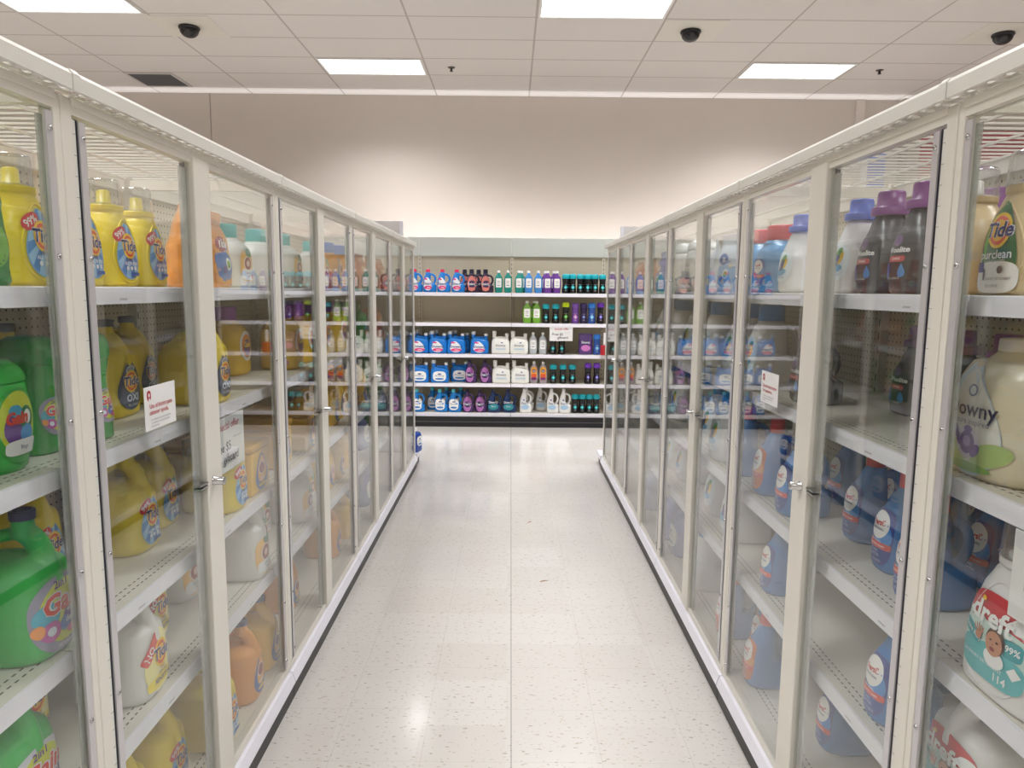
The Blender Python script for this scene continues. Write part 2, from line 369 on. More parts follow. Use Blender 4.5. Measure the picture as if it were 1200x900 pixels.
def lab_bag(c1, c2, c3, word, wc=W_):
    return [E(ell(0, -.1, 1.0, 1.25, 0, sq=7), c1), E(ell(0, -.5, .95, .72, .15, sq=3), c2), E(ell(-.3, .35, .5, .34), c3), T(word, .52, -.15, .38, wc, .04, .1), E(ell(.1, -.5, .3, .28), W_), E(ell(.1, -.5, .2, .18), (120, 170, 60)), E(ell(-.35, -.75, .24, .18), (70, 60, 150)), T('3in1', .24, .5, -.05, (250, 220, 60), .02)]
def lab_suav():
    return [E(ell(0, 0, 1.0, 1.7, 0, sq=4), (244, 170, 50)), E(ell(0, -.6, .9, .6, 0, sq=3), (230, 90, 50)), E(ell(0, -1.3, .9, .36, 0, sq=4), (120, 50, 110)), E(ell(0, .7, .6, .4), (40, 50, 130)), T('Soft', .5, 0, .7, W_, .03)]

def label_mesh(name, elems, surf, cx, cz, sx, sz=None, off=.0022, zscale=1.0, matrough=.34):
    """lay label elements on a surface: surf(x,z) -> y of the front"""
    sz = sz or sx; mb = MB(); lay = 0
    def P(x, z, o):
        X = cx + x * sx; Z = cz + z * sz
        return (X, surf(X, Z) - o, Z)
    for e in elems:
        o = off + lay * .00028; lay += 1
        if e[0] in ('p', 'ray'):
            out = e[1]; n = len(out); R = 5
            if e[0] == 'p':
                c = (sum(p[0] for p in out) / n, sum(p[1] for p in out) / n)
            else: c = e[2]
            vs = [P(c[0], c[1], o)]; fs = []
            for r in range(1, R + 1):
                for p in out: vs.append(P(c[0] + (p[0] - c[0]) * r / R, c[1] + (p[1] - c[1]) * r / R, o))
            f1 = []; f2 = []
            for k in range(n):
                k2 = (k + 1) % n; tgt = f1 if (k // 2) % 2 == 0 else f2
                tgt.append((0, 1 + k, 1 + k2))
                for r in range(R - 1):
                    a = 1 + r * n
                    tgt.append((a + k, a + n + k, a + n + k2, a + k2))
            if e[0] == 'p': mb.add(vs, f1 + f2, pl(e[2], matrough), True)
            else:
                mb.add(vs, f1, pl(e[3], matrough), True); mb.add(vs, f2, pl(e[4], matrough), True)
        else:
            _, t, size, x, z, col, bold, shear, rot = e
            tv, tf = text_geo(t, bold, shear)
            c, s_ = math.cos(rot), math.sin(rot)
            vs = [P(x + (p[0] * c - p[1] * s_) * size, z + (p[0] * s_ + p[1] * c) * size, o) for p in tv]
            mb.add(vs, tf, pl(col, matrough), True)
    me = mb.mesh(name)
    return me

# ------------------------------------------------------------------ container shapes
def interp_rings(R, sub=4):
    out = []
    for i in range(len(R) - 1):
        p0 = R[max(i - 1, 0)]; p1 = R[i]; p2 = R[i + 1]; p3 = R[min(i + 2, len(R) - 1)]
        for k in range(sub):
            t = k / sub; row = []
            for j in range(6):
                # monotone-ish: blend catmull with linear to avoid overshoot
                m1 = (p2[j] - p0[j]) * .5; m2 = (p3[j] - p1[j]) * .5; d = p2[j] - p1[j]
                if j == 0: row.append(p1[j] + d * t); continue
                if d == 0: m1 = m2 = 0
                else:
                    m1 = max(min(m1 / d, 3), 0) * d; m2 = max(min(m2 / d, 3), 0) * d
                row.append((2 * t ** 3 - 3 * t ** 2 + 1) * p1[j] + (t ** 3 - 2 * t ** 2 + t) * m1 + (-2 * t ** 3 + 3 * t ** 2) * p2[j] + (t ** 3 - t ** 2) * m2)
            out.append(tuple(row))
    out.append(R[-1]); return out
def loft(mb, R, mat, seg=32):
    vs = []; fs = []
    for (z, cx, cy, rx, ry, n) in R:
        for k in range(seg):
            a = 2 * PI * k / seg; c, s_ = math.cos(a), math.sin(a)
            vs.append((cx + rx * math.copysign(abs(c) ** (2 / n), c), cy + ry * math.copysign(abs(s_) ** (2 / n), s_), z))
    m = len(R)
    for i in range(m - 1):
        for k in range(seg):
            k2 = (k + 1) % seg
            fs.append((i * seg + k, i * seg + k2, (i + 1) * seg + k2, (i + 1) * seg + k))
    fs += [tuple(range(seg))[::-1], tuple(range((m - 1) * seg, m * seg))]
    mb.add(vs, fs, mat, True)
def surf_of(R):
    def f(x, z):
        for i in range(len(R) - 1):
            if R[i][0] <= z <= R[i + 1][0]:
                t = (z - R[i][0]) / max(1e-6, R[i + 1][0] - R[i][0]); break
        else:
            i, t = (0, 0) if z < R[0][0] else (len(R) - 2, 1)
        _, cx, cy, rx, ry, n = [a + (b - a) * t for a, b in zip(R[i], R[i + 1])]
        q = min(.985, abs((x - cx) / max(rx, 1e-4)))
        return cy - ry * (1 - q ** n) ** (1 / n)
    return f
def bake_remesh(mb, voxel, name):
    me = mb.mesh(name); o = bpy.data.objects.new(name, me); COL.objects.link(o)
    r = o.modifiers.new('r', 'REMESH'); r.mode = 'VOXEL'; r.voxel_size = voxel; r.use_smooth_shade = True
    s = o.modifiers.new('s', 'SMOOTH'); s.factor = .5; s.iterations = 5
    dg = bpy.context.evaluated_depsgraph_get(); dg.update()
    out = bpy.data.meshes.new_from_object(o.evaluated_get(dg))
    bpy.data.objects.remove(o); bpy.data.meshes.remove(me)
    out.name = name
    return out
def cap_round(r, h, z, cx, cy, mat, skirt=0.0, ribs=False):
    mb = MB()
    p = []
    if skirt: p += [(r + skirt, z), (r + skirt, z + h * .28), (r + skirt * .75, z + h * .34), (r, z + h * .36)]
    else: p += [(r, z)]
    p += [(r * .97, z + h * .9), (r * .9, z + h * .985), (r * .8, z + h)]
    mb.lathe(p, mat, cx, cy, 24)
    return mb
# --- broad bottle with a clear dosing cap over a spout
def kind_dose(body, label, W=.15, D=.10, H=.25, cap=.062, spout=None, tilt=0):
    hb = H - cap
    R = [(0, 0, 0, W * .44, D * .44, 3.4), (.006, 0, 0, W * .485, D * .485, 3.2), (.02, 0, 0, W * .5, D * .5, 3), (hb * .3, 0, 0, W * .5, D * .5, 2.8), (hb * .55, 0, 0, W * .47, D * .48, 2.6),
         (hb * .75, 0, 0, W * .39, D * .43, 2.4), (hb * .88, 0, 0, W * .30, D * .38, 2.2), (hb * .93, 0, 0, W * .27, min(D * .36, W * .27), 2), (hb * .935, 0, 0, W * .29, min(D * .38, W * .29), 2), (hb, 0, 0, W * .285, min(D * .38, W * .285), 2)]
    R = interp_rings(R, 4); mb = MB(); loft(mb, R, pl(body, .3))
    sf = surf_of(R)
    # raised rim round the label
    pts = tear(0, 0, 1.12, 1.18, 0, 40, .5); sx = W * .36; cz = hb * .44; sz = hb * .33
    path = [(p[0] * sx, sf(p[0] * sx, cz + p[1] * sz) - .0004, cz + p[1] * sz) for p in pts]; path.append(path[0])
    mb.tube(path, .0022, pl(body, .3), 6, caps=False)
    parts = [('body', mb.mesh('body'))]
    parts.append(('label', label_mesh('label', label, sf, 0, cz, sx, sz * .88)))
    c = MB(); rr = W * .26
    c.lathe([(rr, hb + .0006), (rr * 1.0, hb + .004), (rr * .96, hb + cap * .85), (rr * .9, hb + cap * .97), (rr * .8, hb + cap)], CAPCLEAR, 0, 0, 28)
    c.lathe([(rr * 1.04, hb + .0006), (rr * 1.04, hb + .005)], CAPCLEAR, 0, 0, 28, caps=False)
    parts.append(('dosing_cap', c.mesh('dosing_cap')))
    s_ = MB(); sr = W * .11
    s_.lathe([(W * .2, hb + .0006), (W * .2, hb + .004), (sr, hb + .006), (sr * .9, hb + cap * .55), (sr * .6, hb + cap * .6)], pl(spout or body, .3), 0, 0, 20)
    parts.append(('spout', s_.mesh('spout')))
    return parts
# --- jug with a real handle opening. axis 'y': handle runs back from the spout; axis 'x': handle beside the spout
def kind_jug(body, cap, label, W=.17, D=.22, H=.29, axis='y', sh=.60, neck=.02, a0f=-.17, dose=True, lab=(0, .30, .42, .27), capr=None, caph=.018, spoutring=True, voxel=.0042, second=None, tub=.0135, sq=3.4):
    A, B = (D, W) if axis == 'y' else (W, D)
    a0 = a0f * A; zs = sh * H; zn = H - caph - .012
    def ring(z, amin, amax, b, n):
        ca, ra = (amin + amax) / 2, (amax - amin) / 2
        return (z, 0, ca, b, ra, n) if axis == 'y' else (z, ca, 0, ra, b, n)
    h = A / 2; b2 = B / 2; ah = a0 + neck * 1.15
    R = [ring(0, -h * .9, h * .9, b2 * .88, sq), ring(.006, -h * .97, h * .97, b2 * .96, sq), ring(.02, -h, h, b2, sq), ring(zs * .5, -h, h, b2, sq * .95), ring(zs * .85, -h * .985, h * .985, b2 * .97, 3.0),
         ring(zs, -h * .95, h * .88, b2 * .9, 2.8)]
    if axis == 'y':
        R += [ring(zs + .010, -h * .86, h * .78, b2 * .78, 2.6), ring(zs + .018, -h * .72, h * .66, b2 * .6, 2.5), ring(zs + .022, -h * .5, h * .46, b2 * .36, 2.4)]
    else:
        R += [ring(zs + .016, -h * .84, max(ah + .02, h * .45), b2 * .80, 2.6), ring(zs + .03, -h * .78, ah + .006, b2 * .70, 2.4), ring(zs + (zn - zs) * .55, min(-h * .66, a0 - neck * 1.2), ah, b2 * .5, 2.2)]
    if axis == 'x': R += [ring(zn - .008, a0 - neck * 1.05, a0 + neck * 1.05, min(neck * 1.05, b2 * .45), 2), ring(zn + .012, a0 - neck, a0 + neck, neck, 2)]
    R2 = interp_rings(R, 3); mb = MB(); loft(mb, R2, pl(body, .34), 28)
    if axis == 'y':
        mb.lathe([(neck * .6, zn - .036), (neck * 1.12, zn - .030), (neck * 1.05, zn - .012), (neck, zn + .012)], pl(body, .34), 0, a0, 20)
        a1 = -h + .024
        fl = [(0, a1 + (a0 - neck * .1 - a1) * (1 - math.cos(i / 8 * PI / 2)), zs - .03 + (zn - .026 - zs + .03) * math.sin(i / 8 * PI / 2) ** 1.0) for i in range(9)]
        mb.tube(fl, [.0215, .021, .020, .019, .018, .018, .018, .018, .016], pl(body, .34), 14, ry=1.35)
    ztop = zn - .024; ae = h - .022 if axis == 'x' else h * .60
    pts = []
    for i in range(13):
        t = i / 12; aa = a0 + neck * .3 + (ae - a0 - neck * .3) * math.sin(t * PI / 2) ** 1.0
        zz = zs - .015 + (ztop - zs + .015) * max(0, math.cos(t * PI / 2)) ** .62
        pts.append((0, aa, zz) if axis == 'y' else (aa, 0, zz))
    if second:
        aR = h - .034; pts = [(a0 + (aR - a0) * i / 12, 0, zs + .014 + (zn - zs - .040) * math.sin(PI * i / 12) ** .5) for i in range(13)]
        tub = .0095
        mb.tube([(aR, 0, zs - .03), (aR, 0, zs + .01), (aR, 0, zn - .006)], [.024, .021, .0175], pl(body, .34), 14)
    mb.tube(pts, [tub * 1.15] + [tub] * 11 + [tub * 1.15], pl(body, .34), 12)
    me = bake_remesh(mb, voxel, 'body')
    me.materials.clear(); me.materials.append(pl(body, .34))
    parts = [('body', me)]
    ctr = (0, a0) if axis == 'y' else (a0, 0)
    cr = capr or neck * 1.18
    c = MB(); z0 = zn + .0125
    if spoutring:
        c.lathe([(cr, z0 - .006), (cr, z0 + caph * .6), (cr * .93, z0 + caph * .72), (cr * .78, z0 + caph * .72), (cr * .74, z0 + caph * .3), (cr * .3, z0 + caph * .3)], pl(cap, .3), ctr[0], ctr[1], 22)
    else:
        c.lathe([(cr, z0 - .006), (cr * .98, z0 + caph * .8), (cr * .85, z0 + caph)], pl(cap, .3), ctr[0], ctr[1], 22)
    parts.append(('cap', c.mesh('cap')))
    if dose:
        d = MB(); da = h * .62 if axis == 'y' else h - .052; zc = zs + .004
        px, py = (0, da + .012) if axis == 'y' else (da + .012, 0)
        if second: d.lathe([(.020, zn - .010), (.020, zn + .012), (.016, zn + .016)], pl(second, .3), h - .034, 0, 20)
        else:
            rr = min(.028, b2 * .36)
            d.lathe([(rr, zc), (rr * .97, zc + .05), (rr * .85, zc + .055)], CAPCLEAR, px, py, 22)
            d.lathe([(rr * .45, zc - .004), (rr * .4, zc + .022), (rr * .25, zc + .026)], pl((232, 232, 230), .3), px, py, 16)
        parts.append(('dosing_cap' if not second else 'spout_cap', d.mesh('dosing_cap')))
    lx, lz, ls, lsz = lab
    parts.append(('label', label_mesh('label', label, surf_of(R2), lx * W, lz * H, ls * W, lsz * H)))
    return parts
# --- waisted scent booster bottle with domed cap
def kind_booster(body, cap, label, r=.042, H=.225, caph=.055):
    mb = MB(); hb = H - caph
    R = [(0, r * .9), (.004, r), (hb * .25, r * 1.0), (hb * .55, r * .86), (hb * .75, r * .84), (hb * .97, r * .95), (hb, r * .95)]
    RR = interp_rings([(z, 0, 0, q, q, 2.0) for z, q in R], 4)
    loft(mb, RR, pl(body, .25), 26)
    parts = [('body', mb.mesh('body'))]
    c = MB(); c.lathe([(r * .99, hb + .0006), (r * 1.02, hb + .01), (r * 1.0, hb + caph * .55), (r * .88, hb + caph * .85), (r * .6, hb + caph * .985), (r * .3, H)], pl(cap, .28), 0, 0, 26)
    parts.append(('cap', c.mesh('cap')))
    parts.append(('label', label_mesh('label', label, surf_of(RR), 0, hb * .42, r * .62, r * .62)))
    return parts
# --- flat soap bottle
def kind_soap(body, cap, label, W=.095, D=.055, H=.25, caph=.025, top=None):
    hb = H - caph
    R = [(0, 0, 0, W * .36, D * .42, 2.6), (.008, 0, 0, W * .42, D * .48, 2.6), (hb * .3, 0, 0, W * .48, D * .5, 2.4), (hb * .55, 0, 0, W * .5, D * .5, 2.4), (hb * .8, 0, 0, W * .4, D * .46, 2.2), (hb * .93, 0, 0, W * .2, D * .3, 2), (hb, 0, 0, W * .15, W * .15, 2)]
    R = interp_rings(R, 4); mb = MB(); loft(mb, R, pl(body, .15), 28)
    parts = [('body', mb.mesh('body'))]
    c = MB(); c.lathe([(W * .17, hb + .0005), (W * .17, hb + caph * .85), (W * .13, H)], pl(cap, .3), 0, 0, 18)
    parts.append(('cap', c.mesh('cap')))
    parts.append(('label', label_mesh('label', label, surf_of(R), 0, hb * .5, W * .33, hb * .2 * (1.0))))
    return parts
# --- bottle with a big stepped cap, optional handle loop
def kind_capbottle(body, cap, label, W=.13, D=.15, H=.27, axis='y', capr=.027, caph=.05, skirt=.0, handle=True, lab=(0, .36, .36, .15), sh=.62, sq=2.8, a0f=0.0, upper=None):
    A, B = (D, W) if axis == 'y' else (W, D)
    hb = H - caph; h = A / 2; b2 = B / 2; a0 = a0f * A
    def ring(z, amin, amax, b, n):
        ca, ra = (amin + amax) / 2, (amax - amin) / 2
        return (z, 0, ca, b, ra, n) if axis == 'y' else (z, ca, 0, ra, b, n)
    zs = sh * hb; nk = capr * .95
    am = h if not handle else a0 + nk * 1.3
    R = [ring(0, -h * .88, h * .88, b2 * .86, sq), ring(.007, -h * .97, h * .97, b2 * .96, sq), ring(.02, -h, h, b2, sq), ring(hb * (.35 if handle else .55), -h, h, b2, sq)]
    if handle: R += [ring(hb * .43, -h * .99, h * .6, b2 * .97, 2.5), ring(hb * .48, -h * .98, am, b2 * .93, 2.4), ring(zs, -h * .93, am, b2 * .86, 2.3)]
    else: R += [ring(hb * .78, -h * .93, h * .93, b2 * .93, sq * .9), ring(hb * .9, -h * .72, h * .72, b2 * .78, 2.4)]
    R += [ring(hb * .93, min(a0 - nk * 1.25, -h * .5), a0 + nk * 1.25, max(nk * 1.2, b2 * .5), 2.1), ring(hb, a0 - nk, a0 + nk, nk, 2.0)]
    R2 = interp_rings(R, 3); mb = MB(); loft(mb, R2, pl(body, .26), 28)
    if handle:
        pts = []
        for i in range(13):
            t = i / 12 * PI; aa = am - .012 + (h - .012 - am + .012) * math.sin(t) ** .7
            zz = hb * .645 + hb * .245 * math.cos(t)
            pts.append((0, aa, zz) if axis == 'y' else (aa, 0, zz))
        mb.tube(pts, .0125, pl(body, .26), 12)
        me = bake_remesh(mb, .0042, 'body'); me.materials.clear(); me.materials.append(pl(body, .26))
    else: me = mb.mesh('body')
    parts = [('body', me)]
    ctr = (0, a0) if axis == 'y' else (a0, 0)
    parts.append(('cap', cap_round(capr, caph, hb - .002, ctr[0], ctr[1], pl(cap, .35), skirt).mesh('cap')))
    lx, lz, ls, lsz = lab
    parts.append(('label', label_mesh('label', label, surf_of(R2), lx * W, lz * H, ls * W, (lsz or ls) * H)))
    return parts
def kind_bag(body, label, W=.2, D=.07, H=.24, top=None):
    R = [(0, 0, 0, W * .47, D * .42, 4), (.01, 0, 0, W * .49, D * .5, 3.4), (H * .35, 0, 0, W * .5, D * .5, 2.6), (H * .7, 0, 0, W * .49, D * .3, 2.4), (H * .88, 0, 0, W * .48, D * .09, 2.2), (H * .94, 0, 0, W * .485, .0025, 2.2), (H, 0, 0, W * .485, .002, 2.2)]
    R = interp_rings(R, 5)
    R = [(z, cx + .002 * math.sin(z * 90), cy + .0025 * math.sin(z * 70), rx * (1 + .012 * math.sin(z * 140)), ry, n) for z, cx, cy, rx, ry, n in R]
    mb = MB(); loft(mb, R, pl(body, .22), 36)
    if top:
        mb.box(-W * .485, W * .485, -.0034, .0034, H * .93, H - .002, pl(top, .25))
    parts = [('body', mb.mesh('body')), ('label', label_mesh('label', label, surf_of(R), 0, H * .46, W * .42, H * .30, off=.002))]
    return parts
def kind_tub(body, label, W=.15, D=.11, H=.20, lid=None):
    R = [(0, 0, 0, W * .3, D * .4, 2.4), (.008, 0, 0, W * .36, D * .46, 2.3), (H * .3, 0, 0, W * .47, D * .5, 2.3), (H * .52, 0, 0, W * .5, D * .5, 2.3), (H * .78, 0, 0, W * .43, D * .47, 2.3), (H * .8, 0, 0, W * .40, D * .44, 2.3)]
    R = interp_rings(R, 4); mb = MB(); loft(mb, R, pl(body, .22), 32)
    parts = [('body', mb.mesh('body'))]
    L2 = interp_rings([(H * .802, 0, 0, W * .43, D * .47, 2.4), (H * .84, 0, 0, W * .43, D * .47, 2.4), (H * .94, 0, 0, W * .33, D * .42, 2.3), (H, 0, 0, W * .2, D * .3, 2.2)], 4)
    c = MB(); loft(c, L2, pl(lid or body, .22), 32); parts.append(('lid', c.mesh('lid')))
    parts.append(('label', label_mesh('label', label, surf_of(R), 0, H * .42, W * .36, H * .27)))
    return parts
def kind_box(body, label, W=.18, D=.28, H=.19, lid=None):
    mb = MB(); mb.bbox(-W / 2, W / 2, -D / 2, D / 2, 0, H * .86, pl(body, .3), .014)
    parts = [('body', mb.mesh('body'))]
    c = MB(); c.bbox(-W / 2 - .004, W / 2 + .004, -D / 2 - .004, D / 2 + .004, H * .862, H, pl(lid or body, .3), .008)
    parts.append(('lid', c.mesh('lid')))
    parts.append(('label', label_mesh('label', label, lambda x, z: -D / 2, 0, H * .42, W * .38, H * .28)))
    return parts
PROTO = {}
NAMES = {'dose': 'detergent_bottle', 'jug': 'detergent_jug', 'booster': 'scent_booster_bottle', 'soap': 'soap_bottle', 'cap': 'detergent_bottle', 'bag': 'detergent_pouch', 'tub': 'detergent_tub', 'box': 'detergent_box'}
CATS = {'dose': 'bottle', 'jug': 'jug', 'booster': 'bottle', 'soap': 'bottle', 'cap': 'bottle', 'bag': 'pouch', 'tub': 'tub', 'box': 'box'}
K = {
 'tide_y': ('dose', lambda: kind_dose((238, 214, 20), lab_tide(), .147, .11, .255)),
 'pur': ('dose', lambda: kind_dose((206, 184, 142), lab_pur(), .185, .12, .265, spout=(240, 236, 226))),
 'dreft_top': ('dose', lambda: kind_dose((226, 224, 224), lab_dreft(), .235, .15, .335, .07, spout=(236, 234, 234))),
 'gain': ('jug', lambda: kind_jug((36, 182, 72), (44, 50, 84), lab_gain(), .17, .20, .30, lab=(0, .29, .43, .225))),
 'gain2': ('jug', lambda: kind_jug((36, 182, 72), (44, 50, 84), lab_gain('fresh n\nclean', (200, 206, 214)), .18, .20, .315, lab=(0, .31, .43, .20))),
 'tide_jug': ('jug', lambda: kind_jug((236, 210, 22), (52, 56, 76), lab_tide(), .165, .19, .295, lab=(0, .30, .36, .205))),
 'oxi': ('jug', lambda: kind_jug((236, 208, 16), (34, 36, 56), lab_oxi(), .18, .19, .27, dose=False, lab=(0, .32, .38, .20), sh=.64)),
 'free': ('jug', lambda: kind_jug((226, 224, 220), (70, 74, 84), lab_free(), .175, .20, .295, lab=(0, .32, .40, .24))),
 'ah_w': ('jug', lambda: kind_jug((228, 226, 222), (232, 230, 226), lab_ah(), .15, .21, .30, lab=(0, .30, .40, .185), dose=True)),
 'ah_o': ('jug', lambda: kind_jug((240, 158, 44), (50, 60, 120), lab_ahb(), .16, .19, .29, lab=(0, .31, .36, .185))),
 'ah_y': ('jug', lambda: kind_jug((240, 190, 40), (66, 84, 160), lab_ahb(), .16, .19, .28, lab=(0, .31, .36, .185))),
 'dreft': ('jug', lambda: kind_jug((228, 226, 226), (232, 230, 230), lab_dreft(), .20, .19, .278, dose=False, lab=(0, .31, .42, .27), spoutring=False, caph=.03, a0f=-.2, neck=.026)),
 'downy_big': ('cap', lambda: kind_capbottle((222, 212, 186), (232, 224, 212), lab_downybig(), .245, .17, .275, capr=.04, caph=.025, handle=False, lab=(0, .43, .42, .34), sq=2.6)),
 'persil': ('cap', lambda: kind_capbottle((58, 128, 200), (222, 58, 58), lab_persil(), .125, .17, .28, capr=.026, caph=.05, lab=(0, .34, .38, .16), a0f=-.05)),
 'persil_o': ('cap', lambda: kind_capbottle((58, 128, 200), (222, 58, 58), lab_persil(True), .125, .17, .28, capr=.026, caph=.05, lab=(0, .34, .38, .16), a0f=-.05)),
 'persil_big': ('cap', lambda: kind_capbottle((84, 152, 206), (222, 72, 76), lab_persil(), .19, .17, .25, capr=.055, caph=.055, handle=False, lab=(0, .3, .3, .12))),
 'wool': ('cap', lambda: kind_capbottle((74, 74, 80), (134, 72, 140), lab_wool(), .155, .15, .265, capr=.034, caph=.062, skirt=.013, lab=(0, .33, .36, .15), a0f=-.08)),
 'all_w': ('cap', lambda: kind_capbottle((232, 232, 236), (84, 112, 206), lab_all(), .155, .15, .265, capr=.032, caph=.058, skirt=.012, lab=(0, .33, .36, .15), a0f=-.08)),
 'all_big': ('cap', lambda: kind_capbottle((232, 230, 230), (44, 130, 206), lab_all(), .22, .2, .31, capr=.05, caph=.06, lab=(0, .36, .34, .18), a0f=-.05)),
 'ah_teal': ('cap', lambda: kind_capbottle((234, 232, 228), (70, 178, 172), lab_ah(), .2, .16, .235, capr=.042, caph=.05, handle=False, lab=(0, .36, .3, .2))),
 'purp_y': ('cap', lambda: kind_capbottle((242, 196, 18), (160, 84, 190), lab_clr(), .2, .17, .28, capr=.045, caph=.055, handle=False, lab=(0, .42, .3, .2))),
 'blue_o': ('cap', lambda: kind_capbottle((240, 160, 50), (84, 112, 206), lab_ahb(), .2, .16, .25, capr=.045, caph=.055, handle=False, lab=(0, .36, .36, .24))),
 'green_d': ('cap', lambda: kind_capbottle((40, 150, 70), (36, 130, 60), lab_gain(), .15, .15, .27, capr=.03, caph=.05, handle=False, lab=(0, .36, .36, .2))),
 'lav': ('cap', lambda: kind_capbottle((112, 122, 186), (232, 232, 236), lab_plain(), .2, .16, .29, capr=.028, caph=.04, lab=(0, .36, .36, .2))),
 'gain_g': ('cap', lambda: kind_capbottle((130, 196, 60), (90, 160, 60), lab_clr(), .17, .1, .25, axis='x', capr=.024, caph=.03, lab=(-.04, .36, .33, .2), a0f=-.15)),
 'boost_g': ('booster', lambda: kind_booster((24, 156, 54), (22, 148, 52), lab_gain(), .056, .25, .06)),
 'tub_g': ('tub', lambda: kind_tub((48, 186, 70), lab_gaintub(), .155, .10, .215)),
 'bag_g': ('bag', lambda: kind_bag((26, 150, 62), lab_bag((30, 140, 60), (120, 190, 60), (230, 200, 30), 'Gain', (226, 62, 40)), .22, .08, .235, (30, 150, 70))),
 'bag_o': ('bag', lambda: kind_bag((240, 160, 64), lab_bag((240, 160, 64), (40, 110, 190), (170, 40, 70), 'Tide'), .21, .09, .245)),
 'bag_w': ('bag', lambda: kind_bag((226, 232, 240), lab_bag((224, 230, 240), (140, 180, 220), (50, 90, 180), 'all'), .17, .07, .25)),
 'bag_b': ('bag', lambda: kind_bag((70, 90, 190), lab_bag((60, 84, 190), (80, 110, 210), (240, 150, 60), 'Pods'), .3, .1, .25, (236, 130, 60))),
 'bag_r': ('bag', lambda: kind_bag((206, 96, 60), lab_bag((206, 96, 60), (150, 50, 40), (240, 170, 70), 'Tide'), .26, .09, .22)),
 'tub_w': ('tub', lambda: kind_tub((232, 230, 226), lab_rect(), .26, .16, .27, (240, 240, 238))),
 'box_y': ('box', lambda: kind_box((236, 184, 30), lab_ahb(), .19, .30, .185, (214, 160, 14))),
 # end fixture
 'd_pink': ('cap', lambda: kind_capbottle((24, 128, 214), (222, 40, 88), lab_downy(), .152, .10, .26, axis='x', capr=.024, caph=.032, lab=(-.1, .36, .36, .27), a0f=-.12)),
 'd_rose': ('cap', lambda: kind_capbottle((50, 40, 62), (26, 26, 50), [E(ell(0, .1, 1, 1.3), (206, 122, 116)), E(ell(.1, .0, .8, .62), (44, 40, 84)), E(ell(0, -.85, .8, .3), (226, 130, 120)), T('Downy', .6, 0, .0, W_, .02)], .15, .10, .265, axis='x', capr=.026, caph=.045, lab=(-.1, .36, .33, .25), a0f=-.12)),
 's_teal': ('soap', lambda: kind_soap((30, 140, 130), (238, 238, 238), lab_rect())),
 's_blue': ('soap', lambda: kind_soap((70, 140, 210), (238, 238, 238), lab_rect())),
 's_purp': ('soap', lambda: kind_soap((110, 62, 150), (238, 238, 238), lab_rect())),
 's_green': ('soap', lambda: kind_soap((120, 176, 60), (240, 240, 238), lab_rect((80, 130, 60)), .105)),
 's_grey': ('soap', lambda: kind_soap((190, 196, 200), (240, 240, 238), lab_rect())),
 's_suav': ('soap', lambda: kind_soap((170, 160, 168), (240, 240, 238), lab_suav(), .1)),
 'b_teal': ('booster', lambda: kind_booster((16, 20, 24), (20, 168, 182), lab_star(), .040, .22)),
 'b_lime': ('booster', lambda: kind_booster((22, 28, 22), (196, 222, 20), lab_star((110, 190, 40)), .040, .24)),
 'b_purp': ('booster', lambda: kind_booster((110, 70, 150), (120, 80, 165), lab_star((226, 130, 190)), .043, .235)),
 'b_dkp': ('booster', lambda: kind_booster((44, 34, 74), (60, 44, 100), lab_star((100, 80, 150)), .040, .235)),
 'b_blue': ('booster', lambda: kind_booster((46, 84, 160), (50, 130, 220), lab_star((130, 190, 230)), .043, .235)),
 'b_vio': ('booster', lambda: kind_booster((20, 16, 30), (110, 50, 180), lab_star((120, 70, 190)), .040, .24)),
 'j_blue': ('jug', lambda: kind_jug((16, 120, 208), (200, 206, 214), lab_downy(), .21, .12, .255, axis='x', sh=.60, a0f=-.34, second=(236, 238, 240), lab=(0, .31, .36, .24), sq=5, spoutring=False, caph=.03)),
 'j_blue2': ('jug', lambda: kind_jug((16, 120, 208), (222, 228, 232), lab_plain(), .21, .12, .255, axis='x', sh=.60, a0f=-.34, second=(236, 238, 240), lab=(0, .3, .36, .22), sq=5, spoutring=False, caph=.03)),
 'j_white': ('jug', lambda: kind_jug((236, 236, 230), (238, 238, 234), [T('Downy', .5, 0, .1, (60, 76, 120), .01), E(ell(.2, .65, .16, .1), (60, 80, 160)), E(ell(0, -.6, .8, .12, 0, sq=4), (190, 214, 232))], .21, .12, .26, axis='x', sh=.60, a0f=-.34, second=(238, 238, 234), lab=(0, .36, .36, .22), sq=5, spoutring=False, caph=.03)),
 'd_teal': ('cap', lambda: kind_capbottle((24, 126, 206), (90, 200, 206), lab_plain(), .155, .10, .265, axis='x', capr=.022, caph=.035, lab=(-.08, .34, .36, .24), a0f=-.12)),
 'd_viol': ('cap', lambda: kind_capbottle((70, 46, 96), (36, 30, 64), [E(ell(0, 0, 1, 1.2), (176, 110, 176)), E(ell(.1, 0, .9, .5), (50, 36, 84)), T('Downy', .6, 0, .0, W_, .02)], .136, .10, .265, axis='x', capr=.02, caph=.035, lab=(-.1, .36, .36, .27), a0f=-.12)),
 'd_navy': ('cap', lambda: kind_capbottle((24, 50, 96), (30, 44, 84), [E(ell(0, -.5, 1, .6), (40, 140, 150)), T('Downy', .6, 0, .4, W_, .02), T('Rinse', .4, 0, -.4, W_)], .165, .10, .265, axis='x', capr=.022, caph=.035, lab=(-.08, .36, .36, .22), a0f=-.12)),
 'd_white': ('cap', lambda: kind_capbottle((238, 238, 236), (240, 240, 240), [E(ell(0, -.5, .9, .4), (170, 205, 232)), T('Downy', .56, 0, .15, (60, 76, 120), .01), E(ell(-.3, .75, .18, .12), (60, 80, 160))], .14, .10, .28, axis='x', capr=.02, caph=.03, lab=(-.06, .36, .36, .24), a0f=-.12)),
